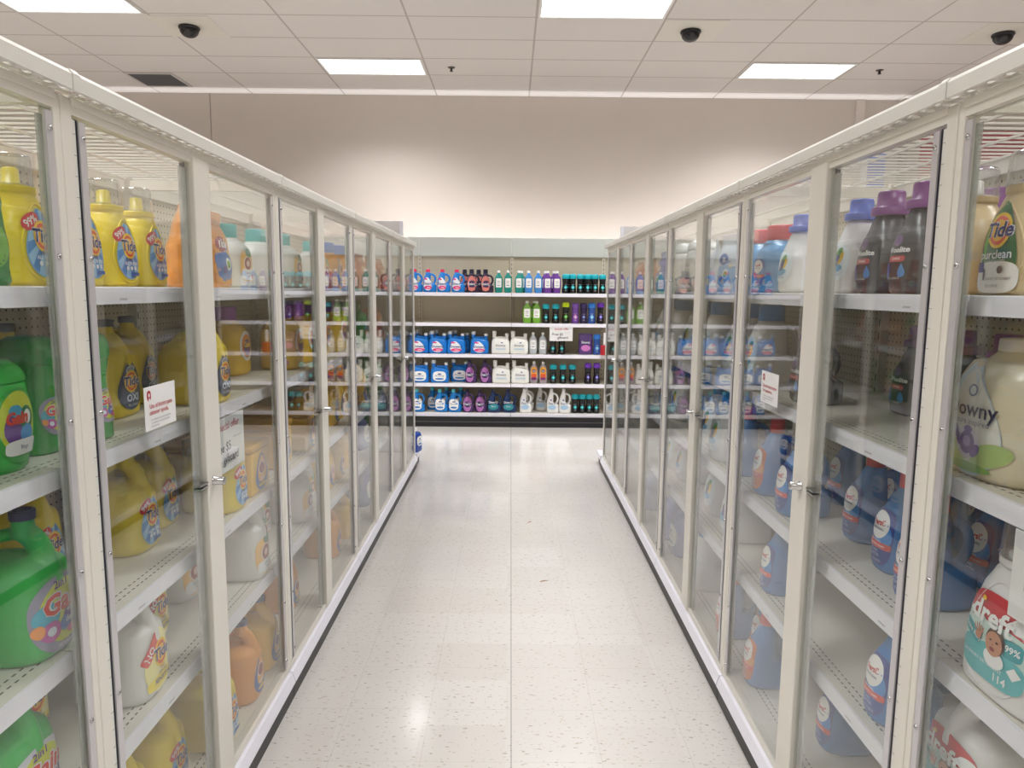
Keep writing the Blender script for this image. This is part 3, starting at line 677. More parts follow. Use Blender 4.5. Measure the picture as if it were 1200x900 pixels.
 'end_b': ('cap', lambda: kind_capbottle((26, 66, 160), (236, 236, 238), lab_plain(), .15, .09, .22, axis='x', capr=.022, caph=.03, handle=False, lab=(0, .45, .3, .2), a0f=-.1)),
 'pk_purp': ('bag', lambda: kind_bag((92, 62, 130), [E(ell(0, -.5, .8, .5), (206, 120, 190)), T('Downy', .5, 0, .4, W_, .03)], .16, .08, .24)),
}
def proto(k):
    if k not in PROTO:
        kind, fn = K[k]; PROTO[k] = (kind, fn())
    return PROTO[k]
ITEMS = []
def put(k, x, y, z, rz, desc, where, group=None, sc_=1.0):
    kind, parts = proto(k)
    root = empty(NAMES[kind] if k not in ('d_pink', 'd_rose', 'd_teal', 'd_viol', 'd_navy', 'd_white') else 'softener_bottle', (x, y, z + .0005), rz)
    root.scale = (sc_, sc_, sc_)
    for n, me in parts: link(n, me, root)
    ITEMS.append((root, desc, where, CATS[kind], group, x, y))
    return root

# ------------------------------------------------------------------ the room
CEIL = 4.2; BACKW = 10.345; XW = 8.2; YR = -8.2
def plane(name, pts, mat):
    me = bpy.data.meshes.new(name); me.from_pydata(pts, [], [tuple(range(len(pts)))]); me.materials.append(mat); me.update()
    return struct(link(name, me))
def slab(name, x0, x1, y0, y1, z0, z1, mat):
    mb = MB(); mb.box(x0, x1, y0, y1, z0, z1, mat); return struct(mb.obj(name))
slab('floor', -XW, XW, YR, BACKW, -.1, 0, M_FLOOR)
slab('ceiling', -XW, XW, YR, BACKW, CEIL, CEIL + .1, M_CEIL)
slab('wall_back', -XW, XW, BACKW, BACKW + .1, -.1, CEIL + .1, M_WALL)
slab('wall_left', -XW - .1, -XW, YR, BACKW, -.1, CEIL + .1, M_WALL)
slab('wall_right', XW, XW + .1, YR, BACKW, -.1, CEIL + .1, M_WALL)
slab('wall_rear', -XW, XW, YR - .1, YR, -.1, CEIL + .1, M_WALL)
mb = MB(); mb.box(-4.155, -4.145, BACKW - .004, BACKW, 0, CEIL, pl((150, 140, 132), .8)); struct(mb.obj('trim_1'))
mb = MB(); mb.box(4.72, 4.84, BACKW - .03, BACKW, 0, CEIL, pl((206, 196, 188), .8)); struct(mb.obj('trim_2'))
mb = MB(); mb.box(5.35, 5.42, BACKW - .12, BACKW, 0, CEIL, pl((170, 160, 152), .8)); struct(mb.obj('trim_3'))

# troffers
M_LAMP = emit('lamp_diffuser', (.98, .99, 1.0, 1), 2.2)
LT = bpy.data.lights.new('tubes', 'AREA'); LT.shape = 'RECTANGLE'; LT.size = TX * .90; LT.size_y = TY * .86; LT.energy = 45; LT.spread = math.radians(126); LT.color = (.97, .985, 1.0)
def troffer():
    t = empty('ceiling_light', (0, 0, CEIL))
    fr = MB(); w, d = TX * .965, TY * .95
    for a in ((-w / 2, w / 2, -d / 2, -d / 2 + .02), (-w / 2, w / 2, d / 2 - .02, d / 2), (-w / 2, -w / 2 + .02, -d / 2 + .02, d / 2 - .02), (w / 2 - .02, w / 2, -d / 2 + .02, d / 2 - .02)):
        fr.box(*a, -.012, 0, pl((226, 224, 220), .4))
    fr.obj('frame', t)
    df = MB(); df.box(-w / 2 + .02, w / 2 - .02, -d / 2 + .02, d / 2 - .02, -.006, -.002, M_LAMP); df.obj('diffuser', t)
    lv = MB()
    for k in range(1, 6):
        x = -w / 2 + w * k / 6; lv.box(x - .002, x + .002, -d / 2 + .02, d / 2 - .02, -.010, -.0062, pl((236, 236, 232), .3))
    lv.box(-w / 2 + .02, w / 2 - .02, -.003, .003, -.0101, -.0063, pl((236, 236, 232), .3))
    lv.obj('louver', t)
    lo = bpy.data.objects.new('fluorescent_tubes', LT); COL.objects.link(lo); lo.parent = t; lo.location = (0, 0, -.0125)
    return t
tp = None; lights = []
for j in range(0, 9):
    yc = OY - TY / 2 - j * 3 * TY
    if yc < YR + .5: continue
    ks = (-6, -2, 2) if j % 2 == 0 else (-4, 0, 4)
    for k in ks:
        xc = OX + TX * (k + .5)
        if abs(xc) > XW - .7: continue
        lights.append((xc, yc))
ORD = ['first', 'second', 'third', 'fourth', 'fifth', 'sixth', 'seventh', 'eighth', 'ninth', 'tenth', 'eleventh', 'twelfth', 'thirteenth', 'fourteenth', 'fifteenth', 'sixteenth']
rowsY = sorted({round(y, 2) for _, y in lights}, reverse=True)
for (x, y) in lights:
    if tp is None: tp = troffer(); o = tp
    else: o = copy_tree(tp)
    o.location = (x, y, CEIL - .0005)
    r = rowsY.index(round(y, 2)); xs = sorted(a for a, b in lights if round(b, 2) == round(y, 2)); c = xs.index(x)
    tag(o, 'recessed fluorescent ceiling light panel, %s from the left, %s row from the back wall' % (ORD[c], ORD[r]), 'ceiling light', 'fluorescent ceiling light panels')

def dome(x, y, which):
    t = empty('dome_camera', (x, y, CEIL)); tag(t, 'black dome security camera, ' + which, 'security camera', 'dome cameras')
    a = MB(); a.box(-.31, .31, -.30, .30, -.004, -.0008, pl((212, 208, 198), .6)); a.obj('ceiling_plate', t)
    b = MB(); b.lathe([(.10, -.0045), (.105, -.02), (.098, -.032)], pl((30, 30, 34), .4), 0, 0, 28); b.obj('ring', t)
    c = MB(); c.lathe([(.094 * math.cos(q * PI / 16), -.033 - .078 * math.sin(q * PI / 16)) for q in range(8)] + [(.002, -.111)], pl((14, 14, 20), .08), 0, 0, 28); c.obj('dome', t)
dome(-3.305, 7.79, 'the leftmost of the three')
dome(1.81, 7.76, 'above the end of the aisle, middle of the three')
dome(4.985, 7.74, 'the rightmost of the three')
def sprinkler(x, y, which):
    t = empty('sprinkler_head', (x, y, CEIL)); tag(t, 'small dark fire sprinkler head under the ceiling, ' + which, 'sprinkler', 'sprinkler heads')
    a = MB(); a.lathe([(.045, -.001), (.04, -.008), (.012, -.010)], pl((90, 84, 80), .4, .6), 0, 0, 18); a.obj('escutcheon', t)
    b = MB(); b.lathe([(.012, -.0105), (.012, -.04), (.022, -.043), (.022, -.047)], pl((60, 56, 54), .4, .6), 0, 0, 14); b.obj('deflector', t)
sprinkler(-.733, 9.07, 'right of the left ceiling light')
sprinkler(4.365, 9.0, 'right of the right ceiling light')
t = empty('ceiling_vent', (-4.54, 9.71, CEIL)); tag(t, 'square grey air vent grille in the ceiling by the back wall', 'vent')
a = MB()
for q in ((-.30, .30, -.30, -.27), (-.30, .30, .27, .30), (-.30, -.27, -.27, .27), (.27, .30, -.27, .27)): a.box(*q, -.012, -.001, pl((196, 190, 186), .5))
a.obj('frame', t)
a = MB(); a.box(-.27, .27, -.27, .27, -.004, -.0011, pl((70, 70, 72), .8)); a.obj('backing', t)
a = MB()
for k in range(14): a.box(-.27, .27, -.26 + k * .038, -.245 + k * .038, -.011, -.005, pl((104, 104, 106), .6))
a.obj('slats', t)

# wall washing lamp standing behind the end fixture + cove lamp
def strip_lamp(name, x0, x1, y, z, label, size, power, rot):
    t = empty(name, (0, y, z)); tag(t, label, 'lamp')
    h = MB(); h.box(x0, x1, -.04, .04, -.03, -.02, pl((220, 220, 216), .4)); h.obj('housing', t)
    L = bpy.data.lights.new(name + '_tube', 'AREA'); L.shape = 'RECTANGLE'; L.size = x1 - x0; L.size_y = size; L.energy = power; L.color = (.99, .985, 1)
    o = bpy.data.objects.new('lamp_tube', L); COL.objects.link(o); o.parent = t; o.location = ((x0 + x1) / 2, 0, .0); o.rotation_euler = rot
    return t
WASH = strip_lamp('wall_wash_lamp', -2.0, 5.0, 9.40, 1.97, 'long fluorescent wall washing lamp behind the end shelving fixture', .05, 80, (math.radians(84), 0, 0))
COVE = strip_lamp('cove_lamp', -8.0, 8.0, 10.20, 1.70, 'long upward cove lamp low against the back wall', .04, 9, (PI, 0, 0))
COVE.children[1].data.spread = math.radians(11)

# ------------------------------------------------------------------ glass front cabinet section
SEC = 1.22; Y0 = 1.39; XD = .83; TOPZ = 1.93
SHZ = [.515, .83, 1.21, 1.565]; DECKZ = .13; BACKT = .54
def section(side):
    X = lambda t: side * t
    root = empty('glass_door_cabinet', (side * XD, 0, 0))
    def B(mb, t0, t1, s0, s1, z0, z1, m): mb.box(X(t0), X(t1), s0, s1, z0, z1, m)
    def BB(mb, t0, t1, s0, s1, z0, z1, m, b=.003): mb.bbox(X(t0), X(t1), s0, s1, z0, z1, m, b)
    mb = MB(); B(mb, BACKT, BACKT + .012, 0, SEC, .0, 1.95, M_PEG); mb.obj('pegboard_back', root)
    mb = MB(); B(mb, BACKT - .03, BACKT - .0005, .0005, .022, .0, 1.95, pl((206, 200, 188), .5))
    for k in range(34): B(mb, BACKT - .0305, BACKT - .03, .008, .014, .25 + k * .05, .275 + k * .05, pl((90, 84, 76), .6))
    mb.obj('upright', root)
    # wire top
    mb = MB()
    n = 24
    for k in range(n):
        s = .03 + (SEC - .06) * k / (n - 1)
        B(mb, .027, BACKT - .01, s - .0027, s + .0027, 1.9432, 1.9480, M_WIRE); B(mb, -.016, .0, s - .004, s + .004, 1.9192, 1.9235, M_WIRE)  # second box: added pale stub imitating a dash of light under the cornice
    for t_ in (.037, .20, .37, BACKT - .02): B(mb, t_ - .003, t_ + .003, 0.002, SEC - .002, 1.9368, 1.9430, M_WIRE)
    mb.obj('wire_top', root)
    mb = MB(); B(mb, .03, BACKT - .031, .002, .022, 1.902, 1.9360, M_FRAME); mb.obj('top_bracket', root)
    mb = MB(); B(mb, BACKT - .02, BACKT - .001, .013, SEC - .013, 1.895, 1.9360, M_FRAME); mb.obj('rear_rail', root)
    # cornice
    mb = MB()
    mb.prism([(X(-.026), 1.925), (X(-.026), 1.952), (X(-.020), 1.960), (X(.025), 1.960), (X(.025), 1.955), (X(-.018), 1.955), (X(-.018), 1.925)][::(1 if side > 0 else -1)], 'y', .0015, SEC - .0015, M_CORN)
    mb.obj('cornice', root)
    mb = MB(); mb.prism([(X(-.028), 1.923), (X(-.028), 1.954), (X(-.021), 1.9622), (X(.026), 1.9622), (X(.026), 1.9605), (X(-.0265), 1.953), (X(-.0265), 1.923)][::(1 if side > 0 else -1)], 'y', .0005, .022, M_CORN)
    mb.obj('cornice_joint_clip', root)
    # face frame
    mb = MB()
    BB(mb, 0, .03, .0012, .036, .105, 1.9185, M_FRAME, .004)
    BB(mb, 0, .03, SEC - .022, SEC - .0012, .105, 1.9185, M_FRAME, .004)
    B(mb, .001, .029, .034, SEC - .021, 1.888, 1.9180, M_FRAME)
    B(mb, .001, .029, .034, SEC - .021, .106, .128, M_FRAME)
    B(mb, -.004, .002, .034, SEC - .021, 1.904, 1.9180, M_FRAME)
    mb.obj('face_frame', root)
    mb = MB(); BB(mb, -.006, .022, .548, .648, .112, 1.906, M_FRAME, .003); mb.obj('center_post', root)
    # hinged glass door
    mb = MB(); B(mb, .006, .011, .050, .544, .132, 1.884, GLASS); door = mb.obj('door', root); door['label'] = 'clear glass door leaf'
    mb = MB(); B(mb, .003, .014, .0375, .0475, .135, 1.880, pl((224, 222, 214), .4))
    for k in range(44): B(mb, .0026, .003, .0385, .0465, .155 + k * .0395, .1562 + k * .0395, pl((150, 146, 140), .5))
    mb.obj('piano_hinge', door)
    mb = MB(); B(mb, .0040, .0058, .0476, .0562, .134, 1.882, M_DARK); mb.obj('gasket', door)
    mb = MB(); B(mb, .001, .0056, .0566, .0775, .136, 1.880, M_ALU); mb.obj('mounting_strip', door)
    def screw(s, z, par, t=.001):
        q = MB()
        pr = [(.0055, 0), (.0052, .002), (.0035, .0036), (.001, .0042)]
        q.lathe(pr, M_CHROME, 0, 0, 12)
        o = q.obj('screw', par, (X(t), s, z), (0, -side * PI / 2, 0))
        return o
    for z in (1.85, 1.62, 1.31, 1.01, .70, .40, .17): screw(.068, z, door)
    mb = MB(); B(mb, .0115, .0135, .498, .543, .135, 1.872, ACRYL); B(mb, .0140, .030, .541, .544, .135, 1.872, ACRYL); mb.obj('edge_strip', door)
    mb = MB(); B(mb, .016, .030, .5445, .5475, .13, 1.886, M_DARK); mb.obj('door_gap_shade', door)  # dark strip filling the open door gap, stands in for its shade
    mb = MB(); B(mb, -.008, .012, .500, .546, 1.022, 1.026, M_CHROME); B(mb, -.008, .012, .500, .546, 1.032, 1.036, M_CHROME)
    mb.obj('latch_bar', door)
    # fixed glass
    mb = MB(); B(mb, .006, .011, .650, SEC - .0235, .132, 1.884, GLASS); fx = mb.obj('glass_panel', root)
    mb = MB(); B(mb, .001, .0056, SEC - .0435, SEC - .0250, .136, 1.880, M_ALU); mb.obj('mounting_strip', fx)
    for z in (1.85, 1.62, 1.31, 1.01, .70, .40, .17): screw(SEC - .034, z, fx)
    mb = MB(); B(mb, .0115, .0135, SEC - .056, SEC - .038, .135, 1.872, ACRYL); mb.obj('edge_strip', fx)
    # lock
    mb = MB(); mb.lathe([(.0125, 0), (.0125, .004), (.0115, .0045), (.0115, .030), (.0100, .032), (.006, .0322)], M_CHROME, 0, 0, 22)
    lk = mb.obj('lock_cylinder', root, (X(-.006), .585, 1.029), (0, -side * PI / 2, 0))
    # shelves
    for i, z in enumerate(SHZ):
        mb = MB(); B(mb, .056, BACKT - .001, .003, SEC - .003, z - .004, z, M_DECK)
        B(mb, .056, .060, .003, SEC - .003, z - .034, z - .004, pl((196, 190, 180), .5))
        B(mb, .062, BACKT - .001, .010, .014, z - .034, z - .004, pl((200, 194, 184), .5)); B(mb, .062, BACKT - .001, SEC - .014, SEC - .010, z - .034, z - .004, pl((200, 194, 184), .5))
        sh = mb.obj('shelf', root)
        mb = MB(); mb.prism([(X(.046), z - .038), (X(.050), z - .002), (X(.0555), z - .0005), (X(.0555), z - .038)][::(1 if side > 0 else -1)], 'y', .004, SEC - .004, M_STRIP)
        mb.obj('price_strip', sh)
        tg = ['7.99', '12.99', '10.99', '10.49'][i]
        for s in ((.24, .78) if i % 2 else (.36, .95)):
            tm = MB()
            for (tt, sz_, ds, dz) in ((tg, .015, 0, -.019), ('EACH', .005, -.02, -.008), ('DETERGENT', .006, .03, -.028)):
                tv, tf = text_geo(tt, .01)
                # reading direction: viewer's right is +Y on the left side, -Y on the right side
                d = -side
                tm.add([(X(.0458 + (.004) * ((-p[1] * sz_ - dz) * -1 + .0) * 0 + .0045 * ((dz + p[1] * sz_) + .038) / .036) , s + d * (ds + p[0] * sz_), z + dz + p[1] * sz_) for p in tv], tf, pl((70, 66, 90), .6))
            tm.obj('price_tag', sh)
    mb = MB(); B(mb, .03, BACKT - .001, .002, SEC - .002, DECKZ - .03, DECKZ, M_DECK); mb.obj('base_deck', root)
    mb = MB(); mb.prism([(X(-.022), .064), (X(-.010), .103), (X(.029), .1045), (X(.029), .070)][::(1 if side > 0 else -1)], 'y', .003, SEC - .003, M_STRIP)
    st = mb.obj('base_price_strip', root)
    mb = MB(); B(mb, -.0135, .05, .0015, SEC - .0015, .0, .0635, M_KICK); mb.obj('kick_plate', root)
    return root
for side, nm in ((-1, 'left'), (1, 'right')):
    p0 = section(side)
    for k in range(-1, 4):
        o = p0 if k == -1 else copy_tree(p0)
        o.location.y = Y0 + SEC * k
        tag(o, 'white glass-door shelving cabinet section along the %s side of the aisle, %s nearest' % (nm, ORD[k + 1]), 'display cabinet', nm + ' run of glass cabinet sections')
    # end of the run
    ye = Y0 + SEC * 4
    t = empty('cabinet_end_panel', (side * XD, ye, 0)); tag(t, 'plain cream end panel closing the far end of the %s cabinets' % nm, 'panel')
    mb = MB(); mb.bbox(0, side * (BACKT + .012), .001, .016, 0, 1.955, M_FRAME, .003); mb.obj('panel', t)
    t = empty('end_shelf_base', (side * (XD - .02), ye + .02, 0)); tag(t, 'low white end shelf on a black plinth past the %s cabinets' % nm, 'shelf')
    mb = MB(); mb.bbox(side * .0, side * .60, 0.0, .24, .068, .112, M_STRIP, .004); mb.obj('deck', t)
    mb = MB(); mb.box(side * .015, side * .60, 0.0, .215, 0, .067, M_KICK); mb.obj('plinth', t)

# ------------------------------------------------------------------ end (back) gondola
GF, GB = 8.22, 8.70
t = empty('shelving_fixture', (0, GF, 0)); tag(t, 'open five-shelf pegboard shelving fixture across the far end of the aisle', 'shelving unit')
def gpart(name, par=t): return lambda mb: mb.obj(name, par)
GX0, GX1, GC = -2.40, 2.42, .012
mb = MB(); mb.box(GX0, GX1, GB - GF, GB - GF + .02, 0, 2.0, M_PEG); mb.obj('pegboard_back', t)
for x in (GC - 1.09, GC, GC + 1.09):
    mb = MB(); mb.box(x - .016, x + .016, GB - GF - .02, GB - GF, 0, 2.0, pl((214, 206, 190), .5))
    for k in range(36): mb.box(x - .004, x + .004, GB - GF - .0208, GB - GF - .02, .2 + k * .05, .228 + k * .05, pl((60, 54, 46), .6))
    mb.obj('upright', t)
for x0, x1 in ((GX0, GC - 1.09), (GC - 1.09, GC), (GC, GC + 1.09), (GC + 1.09, GX1)):
    mb = MB(); mb.bbox(x0 + .001, x1 - .001, GB - GF - .03, GB - GF - .0215, 1.955, 2.174, M_HEADER, .003); mb.obj('header_panel', t)
for z in (1.530, 1.190, .835, .498, .155):
    for x0, x1 in ((GX0, GC - 1.09), (GC - 1.09, GC), (GC, GC + 1.09), (GC + 1.09, GX1)):
        mb = MB(); mb.box(x0 + .002, x1 - .002, .0, GB - GF - .021, z - .028, z, pl((214, 208, 196), .45)); sh = mb.obj('shelf', t)
        mb = MB(); mb.prism([(-.014, z - .038), (-.010, z + .0), (-.001, z + .001), (-.001, z - .038)], 'x', x0 + .003, x1 - .003, M_STRIP)
        # rotate outline: prism along x expects (y,z)
        mb.obj('price_strip', sh)
mb = MB(); mb.box(GX0, GX1, -.045, .3, 0, .1165, M_KICK); mb.obj('kick_plate', t)
mb = MB(); mb.box(GX0, GX1, -.05, -.0452, .055, .062, pl((90, 90, 94), .3)); mb.obj('kick_trim', t)
# taller neighbour headers
for side, nm, x0, x1 in ((-1, 'left', -3.4, -1.285), (1, 'right', 1.30, 3.4)):
    q = empty('tall_header_board', ((x0 + x1) / 2, GB + .05, 0)); tag(q, 'tall pale grey header board rising behind the %s cabinets' % nm, 'header board')
    w = (x1 - x0) / 2
    mb = MB(); mb.bbox(-w, w, 0, .02, 0, 2.365 if side < 0 else 2.325, pl((212, 208, 208), .5), .003); mb.obj('board', q)
    mb = MB(); e = w if side < 0 else -w
    mb.box(min(e, e - side * -.0 - math.copysign(.04, e)), max(e, e - math.copysign(.04, e)), -.006, -.0005, 0, 2.36 if side < 0 else 2.32, pl((226, 226, 236), .5)); mb.obj('edge_trim', q)

# cards -----------------------------------------------------------
def card(name, w, h, elems, loc, rz, label, th=.0012, kids=True, tilt=0):
    t = empty(name, loc, rz); tag(t, label, 'sign')
    mb = MB(); mb.box(-w / 2, w / 2, 0, th, -h / 2, h / 2, M_CARD); mb.obj('card', t)
    me = label_mesh('printing', elems, lambda x, z: 0, 0, 0, w / 2, w / 2, off=.0003); link('printing', me, t)
    return t
def person_icon(x, z, s):
    return [E(ell(x, z, s, s * 1.25, 0, sq=2.4), (176, 30, 44)), E(ell(x, z + s * .15, s * .36, s * .5), W_), E(ell(x, z - s * .95, s * .34, s * .45, 0, sq=4), W_), E(ell(x, z - s * .62, s * .14, s * .2), (176, 30, 44))]
R_ = (186, 40, 54); G_ = (110, 106, 112)
card('help_sign', .150, .102, person_icon(-.72, .40, .13) + [T('Usa el botón para', .205, .0, .06, R_, .012), T('obtener ayuda.', .205, -.14, -.14, R_, .012), T('Los miembros del equipo te ayudarán', .085, -.06, -.36, G_), T('y mantienen la mercancía para que', .085, -.09, -.46, G_), T('te la lleves hoy.', .085, -.46, -.56, G_)],
     (-XD + .0016, 1.705, 1.286), PI / 2, 'small white card with red writing stuck to the left glass door')
card('help_sign', .150, .102, person_icon(-.72, .40, .13) + [T('Use the help button', .2, .04, .06, R_, .012), T('for assistance.', .2, -.16, -.14, R_, .012), T('A team member will unlock the case', .085, -.06, -.36, G_), T('and keep your items ready for you', .085, -.09, -.46, G_), T('at the front.', .085, -.5, -.56, G_)],
     (XD - .0016 + .006, 2.29, 1.262), -PI / 2, 'small white card with red writing stuck to the right glass panel')
def offer(w, h, loc, rz, label):
    a = h / w
    card('offer_sign', w, h, [E(ell(0, a * .78, .985, a * .2, 0, sq=12), (222, 222, 226)), T('special offer', .26, .05, a * .66, R_, .008), T('Free $5', .30, -.30, -.06, (40, 40, 50), .006), T('giftcard', .30, .15, -.34, (40, 40, 50), .006), T('when you buy 3', .08, .55, .1, G_), T('with same-day order', .08, .55, -.62, G_)], loc, rz, label)
offer(.27, .172, (-XD - .044, 2.215, 1.083), PI / 2, 'white offer card hanging from the second shelf of the left cabinet')
offer(.27, .155, (XD + .044, 1.060, 1.093), -PI / 2, 'white offer card at the right edge, hanging above the teal and red labelled jug')
offer(.262, .165, ((681.5 / 3.6 + 470 - 600) * 8.25 / 847, GF - .018, 1.078), 0, 'white offer card hanging from the second shelf of the far fixture')

# red hook device on the far fixture
t = empty('hanging_holder', (1.075, GF - .02, .842)); tag(t, 'red and white hanging holder at the right end of the far fixture', 'holder')
mb = MB(); mb.bbox(-.05, .05, -.05, .01, .0, .11, pl((190, 24, 40), .3), .008); mb.obj('red_tray', t)
mb = MB(); mb.bbox(-.018, .018, -.03, .0, .112, .25, pl((232, 230, 232), .4), .006); mb.obj('white_stem', t)
mb = MB()
for k in (-1, 0, 1): mb.box(k * .03 - .003, k * .03 + .003, -.054, -.0505, .01, .1, pl((140, 10, 24), .3))
mb.obj('ribs', t)

# coloured graphics high on the wall at the right
t = empty('wall_graphic', (6.8, BACKW - .02, 3.3)); tag(t, 'large red photo graphic high on the wall beyond the right cabinets', 'poster')
mb = MB(); mb.box(-1.15, 1.15, 0, .015, -.75, .5, pl((196, 120, 124), .6)); mb.obj('panel', t)
mb = MB(); mb.box(-1.15, 1.15, -.004, -.0005, .15, .5, pl((170, 70, 84), .6)); mb.box(-.6, .2, -.006, -.0045, -.5, .1, pl((214, 160, 150), .6)); mb.obj('printed_shapes', t)
t = empty('blue_banner', (5.06, BACKW - .016, 3.36)); tag(t, 'blue and white banner on the wall seen through the right wire top', 'banner')
mb = MB(); mb.box(-.12, .12, 0, .012, -.42, .28, pl((104, 130, 206), .6)); mb.obj('blue_panel', t)
mb = MB(); mb.box(-.26, -.125, 0, .012, -.42, .28, pl((236, 236, 240), .6)); mb.obj('white_panel', t)

# litter
def sliver(x, y, a, l, which):
    mb = MB(); mb.tube([(-l / 2, 0, .0022), (0, .003, .0035), (l / 2, 0, .0022)], [.0012, .0022, .001], pl((186, 120, 70), .7), 6)
    o = mb.obj('wood_sliver', None, (x, y, .0005), (0, 0, a)); tag(o, 'small orange-brown sliver of litter on the floor, ' + which, 'sliver')
sliver(.20, 3.75, .35, .05, 'the nearer one')
sliver(.145, 4.75, .8, .035, 'the farther one')

# ------------------------------------------------------------------ merchandise in the cabinets
def L(k, frontx, y, sh, desc, depth, jit=0.0):
    z = DECKZ if sh == 0 else SHZ[sh - 1]
    put(k, -(frontx + depth / 2), y, z, PI / 2 + jit, desc, WL[sh])
def Rr(k, frontx, y, sh, desc, depth, jit=0.0):
    z = DECKZ if sh == 0 else SHZ[sh - 1]
    put(k, frontx + depth / 2, y, z, -PI / 2 + jit, desc, WR[sh])
WL = ["left cabinet's bottom deck", "left cabinet's lowest shelf", "left cabinet's middle shelf", "left cabinet's upper-middle shelf", "left cabinet's top shelf"]
WR = [w.replace('left', 'right') for w in WL]
YT = 'yellow detergent bottle with clear cap'
for y, j in ((1.46, 0), (1.635, .05), (1.787, -.03), (1.94, 0)): L('tide_y', .925, y, 4, YT, .11, j)
L('bag_g', .90, 1.235, 4, 'green foil detergent pouch', .08, -.1)
L('bag_o', .92, 2.16, 4, 'orange and blue detergent pouch', .09, .5); L('bag_o', .925, 2.39, 4, 'orange and blue detergent pouch', .09, .1)
for y, x in ((2.74, .98), (2.98, .95), (3.2, .92), (3.42, 1.0), (3.72, .93)): L('ah_teal', x, y, 4, 'white detergent bottle with teal cap', .16)
for y in (4.02, 4.28): L('blue_o', .93, y, 4, 'orange detergent bottle with blue cap', .16)
L('bag_r', .93, 4.72, 4, 'rust-red detergent pouch', .09); L('bag_r', .95, 5.15, 4, 'rust-red detergent pouch', .09); L('bag_r', .95, 5.55, 4, 'rust-red detergent pouch', .09)
# upper-middle shelf
L('tub_g', .895, 1.20, 3, 'round-shouldered green detergent tub', .10); L('tub_g', .935, 1.365, 3, 'round-shouldered green detergent tub', .10)
L('boost_g', .965, 1.53, 3, 'green scent booster bottle', .112); L('boost_g', .935, 1.675, 3, 'green scent booster bottle', .112)
OX_ = 'yellow jug with navy label and black cap'
L('oxi', 1.04, 1.975, 3, OX_, .19); L('oxi', 1.11, 2.22, 3, OX_, .19, .1)
L('oxi', .885, 2.24, 3, OX_, .19); L('oxi', 1.13, 1.72, 3, OX_, .20)
for y, x in ((2.97, 1.08), (3.22, .93), (3.50, .95), (3.8, .95), (4.12, .94), (4.36, .94)): L('purp_y', x, y, 3, 'yellow bottle with purple cap', .17)
L('green_d', .93, 4.75, 3, 'dark green detergent bottle', .15); L('bag_r', .95, 5.05, 3, 'rust-red detergent pouch', .09); L('bag_r', .95, 5.4, 3, 'rust-red detergent pouch', .09)
# middle shelf
YJ = 'yellow detergent jug with handle'
L('gain', .895, 1.39, 2, 'green detergent jug with colourful label', .20)
L('tide_jug', 1.0, 1.97, 2, YJ, .19); L('tide_jug', 1.04, 2.18, 2, YJ, .19); L('tide_jug', .885, 2.35, 2, YJ, .19); L('tide_jug', 1.12, 1.72, 2, YJ, .19)
for y, x in ((2.56, .895), (2.96, .93), (3.28, .90)): L('box_y', x, y, 2, 'large yellow lidded detergent box', .30)
for y, x in ((3.62, .92), (3.86, .92), (4.08, .94), (4.32, .92), (4.62, .92)): L('ah_y', x, y, 2, 'golden yellow jug with blue cap', .20)
L('green_d', .93, 4.95, 2, 'dark green detergent bottle', .15); L('green_d', .93, 5.25, 2, 'dark green detergent bottle', .15)
# lowest shelf
L('gain2', .90, 1.30, 1, 'green detergent jug with colourful label', .20)
L('free', .90, 1.77, 1, 'white jug with yellow label', .20); L('free', 1.03, 2.05, 1, 'white jug with yellow label', .20); L('free', 1.08, 1.55, 1, 'white jug with yellow label', .20)
AW = 'white jug with orange label'
for y, x in ((2.55, .885), (2.76, .96), (2.97, 1.02), (3.20, .90), (3.42, .95), (2.36, 1.06)): L('ah_w', x, y, 1, AW, .21)
for y, x in ((3.72, .92), (3.95, .92), (4.2, .92)): L('ah_y', x, y, 1, 'golden yellow jug with blue cap', .20)
L('lav', .93, 4.7, 1, 'lavender blue detergent bottle', .16); L('green_d', .93, 5.05, 1, 'dark green detergent bottle', .15)
# bottom deck
L('tide_jug', .94, 1.72, 0, YJ, .19); L('tide_jug', .93, 1.92, 0, YJ, .19); L('tide_jug', .868, 2.15, 0, YJ, .19); L('tide_jug', 1.135, 2.02, 0, YJ, .19)
L('ah_o', .868, 2.40, 0, 'orange jug with blue label', .19); L('ah_y', .875, 2.62, 0, 'golden yellow jug with blue cap', .20)
L('ah_o', .94, 3.12, 0, 'orange jug with blue label', .21); L('ah_o', .90, 3.78, 0, 'orange jug with blue label', .21); L('ah_y', .90, 4.08, 0, 'golden yellow jug with blue cap', .20)
for y in (4.72, 4.96): L('lav', .92, y, 0, 'lavender blue detergent bottle', .16)

# right, top shelf
PU = 'amber detergent bottle with clear cap'
Rr('pur', .915, 1.37, 4, PU, .12, -.05)
Rr('pur', .925, 1.575, 4, PU, .12); Rr('pur', 1.11, 1.47, 4, PU, .12)
Rr('wool', .925, 1.748, 4, 'charcoal bottle with purple cap', .15); Rr('wool', .925, 1.915, 4, 'charcoal bottle with purple cap', .15); Rr('wool', 1.15, 1.84, 4, 'charcoal bottle with purple cap', .15); Rr('wool', 1.13, 1.672, 4, 'charcoal bottle with purple cap', .15)
BW = 'white detergent bottle with blue cap'
Rr('all_w', .93, 2.085, 4, BW, .15); Rr('all_w', 1.16, 2.10, 4, BW, .15); Rr('all_w', .93, 2.50, 4, BW, .15)
for y in (2.74, 2.95): Rr('persil_big', .93, y, 4, 'light blue bottle with wide red cap', .17)
for y, j in ((3.18, .3), (3.42, -.2)): Rr('bag_w', .93, y, 4, 'white and blue detergent pouch', .07, j)
for y in (3.85, 4.16): Rr('tub_w', .93, y, 4, 'tall white detergent tub', .16)
